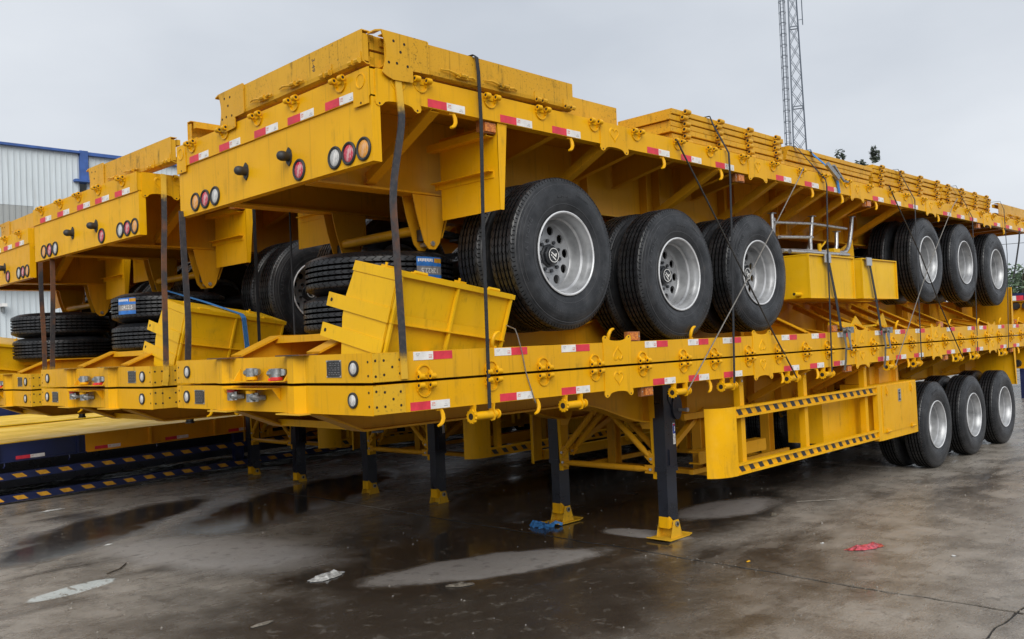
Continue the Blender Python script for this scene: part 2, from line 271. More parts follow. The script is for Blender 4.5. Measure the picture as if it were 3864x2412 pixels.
# ------------------------------------------------------------------ mesh helpers
class MB:
    def __init__(s): s.v = []; s.f = []; s.mi = []; s.cur = 0
    def mat(s, i): s.cur = i; return s
    def add(s, vs, fs):
        o = len(s.v); s.v += [tuple(p) for p in vs]
        for fc in fs: s.f.append([o+i for i in fc]); s.mi.append(s.cur)
        return s
    def box(s, x0, x1, y0, y1, z0, z1):
        return s.add([(x0,y0,z0),(x1,y0,z0),(x1,y1,z0),(x0,y1,z0),(x0,y0,z1),(x1,y0,z1),(x1,y1,z1),(x0,y1,z1)],
                     [(3,2,1,0),(4,5,6,7),(0,1,5,4),(1,2,6,5),(2,3,7,6),(3,0,4,7)])
    def prism(s, poly, ax, a, b):
        """poly: 2-D points in the plane of the other two axes (in x,y,z order), extruded along ax from a to b"""
        n = len(poly)
        def P(q, t):
            if ax == 0: return (t, q[0], q[1])
            if ax == 1: return (q[0], t, q[1])
            return (q[0], q[1], t)
        ar = sum(poly[i][0]*poly[(i+1)%n][1]-poly[(i+1)%n][0]*poly[i][1] for i in range(n))
        flip = (ar < 0) != (ax == 1)
        if b < a: flip = not flip
        vs = [P(q, a) for q in poly]+[P(q, b) for q in poly]
        fs = [list(range(n))[::-1], list(range(n, 2*n))]+[[i, (i+1)%n, n+(i+1)%n, n+i] for i in range(n)]
        if flip: fs = [x[::-1] for x in fs]
        return s.add(vs, fs)
    def bar(s, p0, p1, wd, th, up=(0,0,1)):
        p0 = Vector(p0); p1 = Vector(p1); d = (p1-p0).normalized(); up = Vector(up)
        sx = d.cross(up)
        if sx.length < 1e-4: sx = d.cross(Vector((1,0,0)))
        sx.normalize(); uz = sx.cross(d).normalized(); a = sx*wd/2; b = uz*th/2
        vs = [p+i*a+j*b for p in (p0, p1) for i, j in ((-1,-1),(1,-1),(1,1),(-1,1))]
        return s.add(vs, [(3,2,1,0),(4,5,6,7),(0,1,5,4),(1,2,6,5),(2,3,7,6),(3,0,4,7)])
    def tube(s, path, rad, n=8, cap=True):
        path = [Vector(p) for p in path]; m = len(path); rad = rad if isinstance(rad, (list, tuple)) else [rad]*m
        prev = None; vs = []
        for i, p in enumerate(path):
            d = (path[min(i+1, m-1)]-path[max(i-1, 0)]).normalized()
            if prev is None:
                a = d.cross(Vector((0,0,1)))
                if a.length < 1e-3: a = d.cross(Vector((1,0,0)))
            else: a = prev-d*prev.dot(d)
            a.normalize(); prev = a; b = d.cross(a)
            vs += [p+rad[i]*(math.cos(t)*a+math.sin(t)*b) for t in [2*PI*j/n for j in range(n)]]
        fs = [(i*n+j, i*n+(j+1)%n, (i+1)*n+(j+1)%n, (i+1)*n+j) for i in range(m-1) for j in range(n)]
        if cap: fs += [tuple(range(n))[::-1], tuple((m-1)*n+j for j in range(n))]
        return s.add(vs, fs)
    def cyl(s, p0, p1, rad, n=12, r1=None): return s.tube([p0, p1], [rad, rad if r1 is None else r1], n)
    def ribbon(s, path, wd, th, side=(1,0,0)):
        """flat strap along path; side = direction of its width"""
        path = [Vector(p) for p in path]; m = len(path); sv = Vector(side); vs = []
        for i, p in enumerate(path):
            d = (path[min(i+1, m-1)]-path[max(i-1, 0)]).normalized(); a = (sv-d*sv.dot(d)).normalized(); b = d.cross(a)
            vs += [p+i2*a*wd/2+j2*b*th/2 for i2, j2 in ((-1,-1),(1,-1),(1,1),(-1,1))]
        fs = [(i*4+j, i*4+(j+1)%4, i*4+4+(j+1)%4, i*4+4+j) for i in range(m-1) for j in range(4)]+[(3,2,1,0), tuple((m-1)*4+j for j in range(4))]
        return s.add(vs, fs)
    def lathe(s, prof, n=48, closed=False):
        """prof: (radius, y) points turned round the Y axis"""
        m = len(prof); vs = [(q[0]*math.cos(t), q[1], q[0]*math.sin(t)) for t in [2*PI*j/n for j in range(n)] for q in prof]
        fs = [(j*m+i, j*m+i+1, ((j+1)%n)*m+i+1, ((j+1)%n)*m+i) for j in range(n) for i in range(m-1)]
        if closed: fs += [(j*m+m-1, j*m, ((j+1)%n)*m, ((j+1)%n)*m+m-1) for j in range(n)]
        return s.add(vs, fs)
    def xf(s, M4, start=0):
        for i in range(start, len(s.v)): s.v[i] = tuple(M4 @ Vector(s.v[i]))
        return s
    def mesh(s, name, mats, smooth=None):
        me = bpy.data.meshes.new(name); me.from_pydata(s.v, [], s.f)
        for mt in (mats if isinstance(mats, (list, tuple)) else [mats]): me.materials.append(M[mt] if isinstance(mt, str) else mt)
        me.polygons.foreach_set('material_index', s.mi)
        bm = bmesh.new(); bm.from_mesh(me); bmesh.ops.recalc_face_normals(bm, faces=bm.faces[:]); bm.to_mesh(me); bm.free()
        if smooth:
            me.polygons.foreach_set('use_smooth', [True]*len(me.polygons)); me.set_sharp_from_angle(angle=R(smooth))
        me.update(); return me
def obj(name, me, parent=None, loc=(0,0,0), rot=(0,0,0), scale=None):
    o = bpy.data.objects.new(name, me); COL.objects.link(o); o.parent = parent; o.location = loc; o.rotation_euler = rot
    if scale: o.scale = scale
    return o
def put(name, mb, mats, parent=None, smooth=None): return obj(name, mb.mesh(name, mats, smooth), parent)
def empty(name, loc=(0,0,0), rot=(0,0,0), parent=None):
    o = bpy.data.objects.new(name, None); COL.objects.link(o); o.location = loc; o.rotation_euler = rot; o.parent = parent; o.empty_display_size = 0.1; return o
def tag(o, label, cat, group=None):
    o['label'] = label; o['category'] = cat
    if group: o['group'] = group
    return o
def structure(o): o['kind'] = 'structure'; return o
def copy_tree(o, parent=None, keep=None):
    c = o.copy(); COL.objects.link(c); c.parent = parent
    for ch in o.children:
        if keep is None or keep(ch): copy_tree(ch, c, None)
    return c
def textmesh(txt, size, mat, ext=0.0004):
    cu = bpy.data.curves.new('lettering', 'FONT'); cu.body = txt; cu.size = size; cu.align_x = 'CENTER'; cu.align_y = 'CENTER'; cu.extrude = ext; cu.resolution_u = 2
    o = bpy.data.objects.new('tmp', cu); COL.objects.link(o); dg = bpy.context.evaluated_depsgraph_get(); dg.update()
    me = bpy.data.meshes.new_from_object(o.evaluated_get(dg)); bpy.data.objects.remove(o); bpy.data.curves.remove(cu)
    me.materials.clear(); me.materials.append(M[mat]); return me
def mesh_parts(me): return [v.co.copy() for v in me.vertices], [list(p.vertices) for p in me.polygons]

# ------------------------------------------------------------------ ground: slabs with open joints
base = MB().box(-400, 900, -400, 900, -0.05, -0.0075)
gnd = structure(obj('ground', base.mesh('ground', 'joint')))
far = MB()
for x0, x1, y0, y1 in ((-400,-13.4,-400,900),(58.08,900,-400,900),(-13.4,58.08,-400,-14.6),(-13.4,58.08,40.1,900)):
    far.box(x0, x1, y0, y1, -0.0074, -0.002)
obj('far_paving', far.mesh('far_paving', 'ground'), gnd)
gx = [-13.4, -7.9, -2.42, 3.08, 8.58, 14.08, 19.58, 25.08, 41.58, 58.08]
gy = [-14.6, -8.5, -2.4, 4.25, 10.4, 16.5, 22.6, 40.1]
rj = random.Random(5)
def edge(a, b, fixed, near, key):
    """jagged slab edge from a to b; finer where the camera is close"""
    n = max(2, int(abs(b-a)/(0.11 if near else 1.2))); rr = random.Random(key); out = []; dr = 0
    for i in range(n+1):
        dr = dr*0.8+rr.uniform(-0.014, 0.014); out.append((a+(b-a)*i/n, fixed+(dr+rr.uniform(-0.006, 0.006))*(1 if near else 0.3)))
    return out
for i in range(len(gx)-1):
    for j in range(len(gy)-1):
        near = -3 < gx[i] < 9 and -9 < gy[j] < 5
        gp = 0.024 if near else 0.017
        e1 = [(p, q+gp*0.25+rj.uniform(0, .006)) for p, q in edge(gx[i]+gp, gx[i+1]-gp, gy[j], near, ('h', i, j).__hash__() if 0 else i*91+j)]
        e2 = [(q-gp*0.6-rj.uniform(0, .006), p) for p, q in edge(gy[j]+gp, gy[j+1]-gp, gx[i+1], near, 1000+(i+1)*91+j)]
        e3 = [(p, q-gp*0.25-rj.uniform(0, .006)) for p, q in edge(gx[i]+gp, gx[i+1]-gp, gy[j+1], near, i*91+j+1)][::-1]
        e4 = [(q+gp*0.6+rj.uniform(0, .006), p) for p, q in edge(gy[j]+gp, gy[j+1]-gp, gx[i], near, 1000+i*91+j)][::-1]
        poly = e1+e2+e3+e4
        mb = MB().prism(poly, 2, -0.0072, 0.0)
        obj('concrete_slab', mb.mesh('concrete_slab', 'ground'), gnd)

# ------------------------------------------------------------------ shared trailer meshes
D = 1.598; LT = 13.35; HR = 0.17; WT = 2.5          # deck height, length, rail height, width
ZR = D-HR
def build_shared():
    S = {}
    # hinge bracket: two barrels on arms over a half ring, facing -Y, top of the rail at z=0
    b = MB(); t = [PI+PI*i/10 for i in range(11)]
    b.ribbon([(0.050*math.cos(a), -0.005, -0.040+0.046*math.sin(a)) for a in t], 0.010, 0.009, (0,1,0))
    for sx in (-1, 1):
        b.bar((sx*0.048, -0.006, -0.050), (sx*0.043, -0.026, -0.020), 0.020, 0.016, (0,1,0))
        b.cyl((sx*0.045-0.019, -0.030, -0.018), (sx*0.045+0.019, -0.030, -0.018), 0.0185, 10)
        b.mat(1)
        for e in (-1, 1): b.cyl((sx*0.045+e*0.0188, -0.030, -0.018), (sx*0.045+e*0.0198, -0.030, -0.018), 0.0095, 8)
        b.mat(0)
    b.box(-0.026, 0.026, -0.006, -0.0015, -0.040, -0.022)
    S['hinge'] = b.mesh('hinge_bracket', ['yellow', 'hole'], 40)
    # reflective tape with its print
    b = MB(); b.box(-0.1535, 0, -0.0022, -0.0004, 0.004, 0.054); b.mat(1).box(0.0005, 0.1535, -0.0022, -0.0004, 0.004, 0.054)
    def txt(s_, size, cx, cz, slot):
        me = textmesh(s_, size, 'print_grey', 0.0002); vs, fs = mesh_parts(me); b.mat(slot)
        b.add([(v.x+cx, -0.0026-v.z, v.y+cz) for v in vs], fs); bpy.data.meshes.remove(me)
    txt('3M', 0.022, 0.022, 0.036, 2); txt('DIAMOND', 0.006, 0.022, 0.024, 2); txt('CCC', 0.0085, 0.122, 0.026, 3); txt('E000 A07', 0.008, 0.120, 0.016, 3)
    S['tape'] = b.mesh('reflective_tape', ['red_tape', 'white_tape', 'print_red', 'print_grey'])
    # heart plate, centre of top edge at origin
    def plate_outline(w2, top, bot):
        pts = [(-w2, top-0.008), (-w2+0.008, top), (w2-0.008, top), (w2, top-0.008)]
        rt = [(w2, bot+0.05), (w2+0.006, bot+0.025), (w2-0.004, bot+0.006), (w2-0.024, bot), (w2-0.046, bot+0.008)]
        arc = [((w2-0.06)*math.cos(a), bot+0.022+0.020*math.sin(a)) for a in [PI*i/8 for i in range(9)]]
        lt = [(-x, z) for x, z in rt[::-1]]
        return pts+rt+arc+lt
    def heart(sc, n=26):
        o = []
        for i in range(n):
            a = 2*PI*i/n; x = 16*math.sin(a)**3; y = 13*math.cos(a)-5*math.cos(2*a)-2*math.cos(3*a)-math.cos(4*a); o.append((x*sc, (y+2)*sc))
        return o
    def heart_ring(b, sc, cx, cz, y0, y1, wd=0.8):
        a = heart(sc); c = heart(sc*wd); n = len(a)
        vs = [(x+cx, y1, z+cz) for x, z in a]+[(x+cx, y1, z+cz) for x, z in c]+[(x*1.06+cx, y0, z*1.06+cz) for x, z in a]+[(x*0.94+cx, y0, z*0.94+cz) for x, z in c]
        fs = []
        for i in range(n):
            j = (i+1) % n; fs += [(i, j, n+j, n+i), (i, 2*n+i, 2*n+j, j), (n+i, n+j, 3*n+j, 3*n+i)]
        b.add(vs, fs)
    b = MB(); b.prism(plate_outline(0.168, -0.002, -0.222), 1, -0.0062, -0.0004)
    b.mat(1)
    for sx in (-1, 1): b.cyl((sx*0.142, -0.0068, -0.207), (sx*0.142, -0.0060, -0.207), 0.007, 8)
    b.mat(0)
    S['heart_plate'] = b.mesh('heart_plate', ['yellow', 'hole'], 30)
    b = MB(); heart_ring(b, 0.0036, 0, -0.085, -0.0060, -0.0105); S['heart'] = b.mesh('heart_emblem', 'yellow', 50)
    # rope hook under the rail (origin at rail underside)
    b = MB(); b.tube([(0.012,0.02,0.004),(0.026,0.012,-0.012),(0.031,0.006,-0.036),(0.028,0.0,-0.062),(0.014,-0.004,-0.085),(-0.006,-0.006,-0.098),(-0.022,-0.008,-0.100)], [0.008,0.012,0.014,0.014,0.013,0.011,0.008], 7)
    b.box(-0.012, 0.03, 0.012, 0.022, -0.012, 0.0); S['hook'] = b.mesh('rope_hook', 'yellow', 50)
    # strap winch
    b = MB(); cz = -0.072
    b.cyl((-0.105, 0.012, cz), (0.105, 0.012, cz), 0.027, 12)
    n = 24
    gear = [((0.047 if i % 2 else 0.038)*math.cos(2*PI*i/n)+0.012, (0.047 if i % 2 else 0.038)*math.sin(2*PI*i/n)+cz) for i in range(n)]
    b.prism(gear, 0, -0.108, -0.096)
    for x0, x1 in ((-0.093, -0.083), (0.072, 0.082)):
        b.prism([(-0.016, 0.0), (-0.010, -0.030), (-0.020, -0.060), (-0.022, cz), (-0.010, cz-0.036), (0.014, cz-0.042), (0.038, cz-0.030), (0.046, cz), (0.036, -0.055), (0.030, -0.030), (0.040, 0.0)], 0, x0, x1)
    b.cyl((0.082, 0.012, cz), (0.125, 0.012, cz), 0.020, 10); b.cyl((0.118, 0.012, cz), (0.130, 0.012, cz), 0.032, 10)
    b.mat(1); b.cyl((-0.1095, 0.012, cz), (-0.1075, 0.012, cz), 0.021, 12); b.cyl((0.1295, 0.012, cz), (0.131, 0.012, cz), 0.013, 8)
    S['winch'] = b.mesh('strap_winch', ['yellow', 'hole'], 40)
    # amber side marker
    b = MB(); b.box(-0.078, 0.078, -0.004, 0.03, -0.076, -0.002); b.mat(1).box(-0.040, 0.058, -0.016, -0.004, -0.068, -0.010)
    b.mat(2)
    for sx in (-0.066, 0.069): b.cyl((sx, -0.008, -0.038), (sx, -0.003, -0.038), 0.005, 6)
    S['marker'] = b.mesh('marker_lamp', ['amber_frame', 'amber', 'bolt'])
    # round tail lamp facing -Y
    def lamp(lm):
        b = MB(); b.lathe([(0.0, 0.075), (0.052, 0.075), (0.058, 0.01), (0.070, 0.002), (0.071, -0.008), (0.064, -0.014), (0.054, -0.010), (0.053, -0.003)], 28)
        b.mat(1).lathe([(0.0545, -0.004), (0.048, -0.0075), (0.03, -0.010), (0.0, -0.011)], 28); return b.mesh('tail_lamp', ['rubber', lm], 50)
    S['lamp_red'] = lamp('lens_red'); S['lamp_amber'] = lamp('lens_amber'); S['lamp_white'] = lamp('lens_white')
    b = MB(); b.lathe([(0.0, 0.02), (0.043, 0.02), (0.047, -0.002), (0.047, -0.010), (0.040, -0.013), (0.033, -0.008)], 24); b.mat(1).lathe([(0.034, -0.009), (0.026, -0.012), (0.0, -0.0135)], 24)
    S['front_lamp'] = b.mesh('front_lamp', ['rubber', 'lens_white'], 50)
    # black cone marker on a lens-shaped base
    b = MB(); b.prism([(0.0, 0.062), (0.026, 0.038), (0.034, 0.0), (0.026, -0.038), (0.0, -0.062), (-0.026, -0.038), (-0.034, 0.0), (-0.026, 0.038)], 1, -0.010, 0.0)
    b.lathe([(0.031, -0.010), (0.031, -0.040), (0.033, -0.044), (0.033, -0.062), (0.026, -0.080), (0.012, -0.090), (0.0, -0.092)], 16)
    S['cone_lamp'] = b.mesh('number_plate_lamp', 'rubber', 40)
    # name plate, facing -Y, centre origin
    b = MB(); b.box(-0.076, 0.076, -0.003, 0, -0.052, 0.052); b.mat(1).box(-0.071, 0.071, -0.0045, -0.003, -0.047, 0.047)
    b.mat(2)
    rr = random.Random(3)
    for zz in (0.034, 0.022, 0.006, -0.006, -0.022, -0.034):
        x = -0.062
        while x < 0.05:
            l_ = rr.uniform(0.008, 0.024); b.box(x, x+l_, -0.0050, -0.0045, zz-0.0016, zz+0.0016); x += l_+rr.uniform(0.006, 0.02)
    b.mat(3)
    for sx in (-1, 1):
        for sz in (-1, 1): b.cyl((sx*0.070, -0.007, sz*0.046), (sx*0.070, -0.003, sz*0.046), 0.0055, 6)
    S['nameplate'] = b.mesh('name_plate', ['steel', 'plate', 'print_grey', 'bolt'])
    # air coupling (glad hand), facing -Y
    def coupling(lid):
        b = MB(); b.cyl((0, 0.0, 0), (0, -0.045, 0), 0.016, 8); b.tube([(0,-0.045,0), (0.0,-0.062,0.004), (-0.03,-0.075,0.006)], [0.019,0.020,0.018], 8)
        b.cyl((-0.045, -0.070, -0.022), (-0.045, -0.070, 0.026), 0.032, 12); b.box(-0.105, -0.062, -0.084, -0.060, -0.012, 0.012); b.cyl((-0.085,-0.072,-0.018),(-0.085,-0.072,0.018),0.018,8)
        b.cyl((0.0,-0.05,-0.02),(0.0,-0.05,0.03),0.012,6)
        b.mat(1).cyl((-0.045, -0.070, 0.026), (-0.045, -0.070, 0.044), 0.034, 12); b.box(-0.07, 0.0, -0.082, -0.058, 0.032, 0.050)
        return b.mesh('air_coupling', ['steel', lid], 40)
    S['coup_red'] = coupling('red_plastic'); S['coup_yel'] = coupling('yellow')
    # ---- wheels: axis along Y, outer face towards -Y, outer face of tyre at y=0
    half = [(0.290, 0.042), (0.305, 0.024), (0.322, 0.019), (0.350, 0.010), (0.385, 0.003), (0.425, 0.0), (0.463, 0.005), (0.492, 0.016), (0.509, 0.025), (0.513, 0.025), (0.522, 0.033), (0.538, 0.037), (0.546, 0.045)]
    tr = [(0.5485, 0.052), (0.5490, 0.078)]
    for g in (0.083, 0.118, 0.158, 0.193):
        tr += [(0.5490 if g in (0.083, 0.193) else 0.5500, g-0.002), (0.531, g), (0.531, g+0.011), (0.5500, g+0.013)]
    tr += [(0.5490, 0.232), (0.5485, 0.236)]
    prof = half+tr+[(r_, 0.288-y_) for r_, y_ in half[::-1]]
    b = MB(); b.lathe(prof, 72); S['tyre'] = b.mesh('tyre', 'tyre', 35)
    # raised lettering on the side wall
    b = MB()
    def arc_text(txt_, rad, a0, size, step):
        for i, ch in enumerate(txt_):
            if ch == ' ': continue
            me = textmesh(ch, size, 'rubber', 0.0012); vs, fs = mesh_parts(me); bpy.data.meshes.remove(me)
            a = a0-(i-(len(txt_)-1)/2)*step; ca, sa = math.cos(a), math.sin(a); mo = len(b.v)
            # letter up = radial, letter right = clockwise seen from -Y
            b.add([((rad+v.y)*ca+v.x*sa, -0.0008-v.z, (rad+v.y)*sa-v.x*ca) for v in vs], fs)
    arc_text('TAITONG', 0.432, PI/2-0.05, 0.045, 0.095); arc_text('HS101', 0.432, -PI/2-0.35, 0.040, 0.088)
    arc_text('12R22.5', 0.425, PI*0.93, 0.024, 0.055); arc_text('RADIAL', 0.405, PI*0.08, 0.022, 0.050); arc_text('TUBELESS', 0.440, -0.25, 0.018, 0.040)
    for r_ in (0.355, 0.495): b.ribbon([(r_*math.cos(a), 0.0085 if r_ < 0.4 else 0.0165, r_*math.sin(a)) for a in [2*PI*i/60 for i in range(61)]], 0.003, 0.003, (0,1,0))
    b.ribbon([(0.470*math.cos(a), 0.006, 0.470*math.sin(a)) for a in [PI*0.30+PI*0.4*i/14 for i in range(15)]], 0.004, 0.002, (0,1,0))
    S['letter'] = b.mesh('sidewall_lettering', 'lettering')
    # rim with dished disc and hand holes
    b = MB(); b.lathe([(0.288, 0.050), (0.302, 0.022), (0.303, 0.015), (0.297, 0.012), (0.288, 0.018), (0.284, 0.032), (0.277, 0.050), (0.270, 0.062), (0.268, 0.098), (0.254, 0.108), (0.252, 0.145), (0.248, 0.175), (0.244, 0.190), (0.236, 0.200)], 56)
    NH = 10; r0_, r1_ = 0.125, 0.236; rh, rc = 0.034, 0.188
    for h_ in range(NH):
        ac = 2*PI*h_/NH; dA = PI/NH; M_ = 16; ring0 = []; ring1 = []
        for q in range(M_):
            a = 2*PI*q/M_; cx, cz = rc*math.cos(ac), rc*math.sin(ac)
            ring0.append((cx+rh*math.cos(a+ac), 0.200, cz+rh*math.sin(a+ac)))
            du, dv = math.cos(a), math.sin(a); sc = 1/max(abs(du), abs(dv)); uu, vv = du*sc, dv*sc
            rr_ = rc+(uu*(r1_-rc) if uu > 0 else uu*(rc-r0_)); th = ac+vv*dA
            ring1.append((rr_*math.cos(th), 0.200, rr_*math.sin(th)))
        ring2 = [(x, 0.216, z) for x, _, z in ring0]
        b.add(ring0+ring1+ring2, [(q, (q+1) % M_, M_+(q+1) % M_, M_+q) for q in range(M_)]+[(q, 2*M_+q, 2*M_+(q+1) % M_, (q+1) % M_) for q in range(M_)])
    b.lathe([(r0_, 0.200), (r0_-0.004, 0.195), (0.0, 0.195)], 30)
    b.mat(1).lathe([(0.304, 0.020), (0.3045, 0.014), (0.297, 0.0105), (0.289, 0.0165)], 56); b.mat(0)
    S['rim'] = b.mesh('rim', ['rim', 'rim_lip'], 40)
    b = MB(); b.lathe([(0.235, 0.25), (0.285, 0.30), (0.285, 0.56), (0.25, 0.60)], 32); S['inner_rim'] = b.mesh('inner_rim', 'rim', 40)
    b = MB(); b.lathe([(0.090, 0.195), (0.088, 0.185), (0.082, 0.180), (0.074, 0.178), (0.074, 0.158), (0.063, 0.152), (0.060, 0.146), (0.0, 0.144)], 8)
    for q in range(10):
        a = 2*PI*(q+0.5)/10; b.cyl((0.110*math.cos(a), 0.196, 0.110*math.sin(a)), (0.110*math.cos(a), 0.178, 0.110*math.sin(a)), 0.014, 6)
    b.mat(1).lathe([(0.053, 0.1432), (0.053, 0.1415), (0.048, 0.1415), (0.048, 0.1432)], 28)
    for poly in ([(-0.030, -0.022), (-0.022, -0.024), (-0.006, 0.010), (-0.014, 0.012)], [(-0.010, 0.018), (-0.002, 0.016), (0.002, 0.024), (-0.006, 0.026)],
                 [(0.002, 0.004), (0.010, 0.024), (0.018, 0.024), (0.004, -0.014), (0.018, -0.016), (0.015, -0.025), (-0.010, -0.021)]):
        b.prism([(a_*1.15, b_*1.15) for a_, b_ in poly], 1, 0.1415, 0.1435)
    S['hub'] = b.mesh('hub', ['black', 'print_white'], 30)
    b = MB(); b.lathe([(0.10, 0.30), (0.205, 0.32), (0.21, 0.62), (0.09, 0.66)], 24); S['drum'] = b.mesh('brake_drum', 'black', 40)
    # outriggers and braces for the side at local y=0 (x = 0 plane)
    def outrig(zin):
        b = MB(); b.prism([(0.012, ZR+0.012), (0.70, zin), (0.70, D-0.008), (0.012, D-0.008)], 0, -0.004, 0.004)
        b.bar((0, 0.014, ZR+0.010), (0, 0.70, zin-0.002), 0.055, 0.008); return b.mesh('outrigger', 'yellow_frame')
    S['out_deep'] = outrig(D-0.30); S['out_shallow'] = outrig(ZR+0.002)
    b = MB(); b.bar((0, 0.020, ZR-0.012), (0, 0.715, D-0.545+0.02), 0.075, 0.008); b.bar((-0.034, 0.020, ZR+0.022), (-0.034, 0.700, D-0.545+0.060), 0.008, 0.062); S['brace'] = b.mesh('diagonal_brace', 'yellow_frame')
    b = MB(); b.box(-0.004, 0.004, 0.66, 0.742, D-0.525, D-0.03); S['stiff'] = b.mesh('web_stiffener', 'yellow_frame')
    # spring hanger (origin at beam underside, centre line y=0)
    b = MB(); pr_ = [(-0.16, 0.0), (0.16, 0.0), (0.13, -0.14), (0.07, -0.34), (0.03, -0.385), (-0.03, -0.385), (-0.07, -0.34), (-0.13, -0.14)]
    for y0 in (-0.062, 0.054): b.prism(pr_, 1, y0, y0+0.008)
    b.box(-0.165, -0.155, -0.054, 0.054, -0.16, 0.0); b.bar((-0.158, 0, -0.16), (-0.10, 0, -0.30), 0.108, 0.008, (1,0,0))
    b.mat(1).cyl((0.0, -0.075, -0.345), (0.0, 0.075, -0.345), 0.018, 8); b.mat(2).box(-0.05, 0.05, -0.045, 0.045, -0.32, -0.24)
    S['hanger'] = b.mesh('spring_hanger', ['yellow_frame', 'bolt', 'black'], 30)
    return S
SH = build_shared()

HX_AB = [.381,.941,1.436,1.99,2.571,3.128,3.594,4.172,4.722,5.277,5.768,6.356,6.908,7.476,8.02,8.61,9.17,9.777,10.294,10.89,11.45,12.05,12.576,13.08]
HX_C = [13.41-x for x in (.444,1.034,1.527,2.105,2.628,3.197,3.693,4.24,4.805,5.362,5.866,6.436,7.016,7.634,8.112,8.682,9.273,9.855,10.346,10.955,11.507,12.143,12.72,13.2)]
TX_A = [.425,1.166,1.770,2.853,3.352,3.898,4.978,5.518,6.049,7.183,7.704,8.265,9.396,10.016,10.563,11.664,12.318,12.95]
TX_B = [.461,1.133,1.787,2.768,3.369,3.908,4.963,5.586,6.178,7.139,7.719,8.35,9.439,10.262,10.765,11.616,12.358,12.95]
TX_C = [13.41-x for x in (.654,1.279,1.794,2.924,3.400,3.935,5.018,5.612,6.127,7.284,7.81,8.355,9.557,10.093,10.625,11.706,12.312,12.93)]
HEART_AB = [2.262,4.428,6.610,8.885,11.145]; HEART_C = [13.41-x for x in (2.345,4.511,6.706,8.955,11.228)]
DIAG = [12.84, 11.14, 9.56, 8.50, 7.98, 7.45, 6.86, 6.42, 5.38]
OUTS = [0.55, 1.1, 1.65, 2.2, 2.75, 3.3, 3.9, 4.5, 4.95, 5.9, 8.95, 9.25, 10.2, 10.75, 11.7]
BY = (0.75, 1.75)

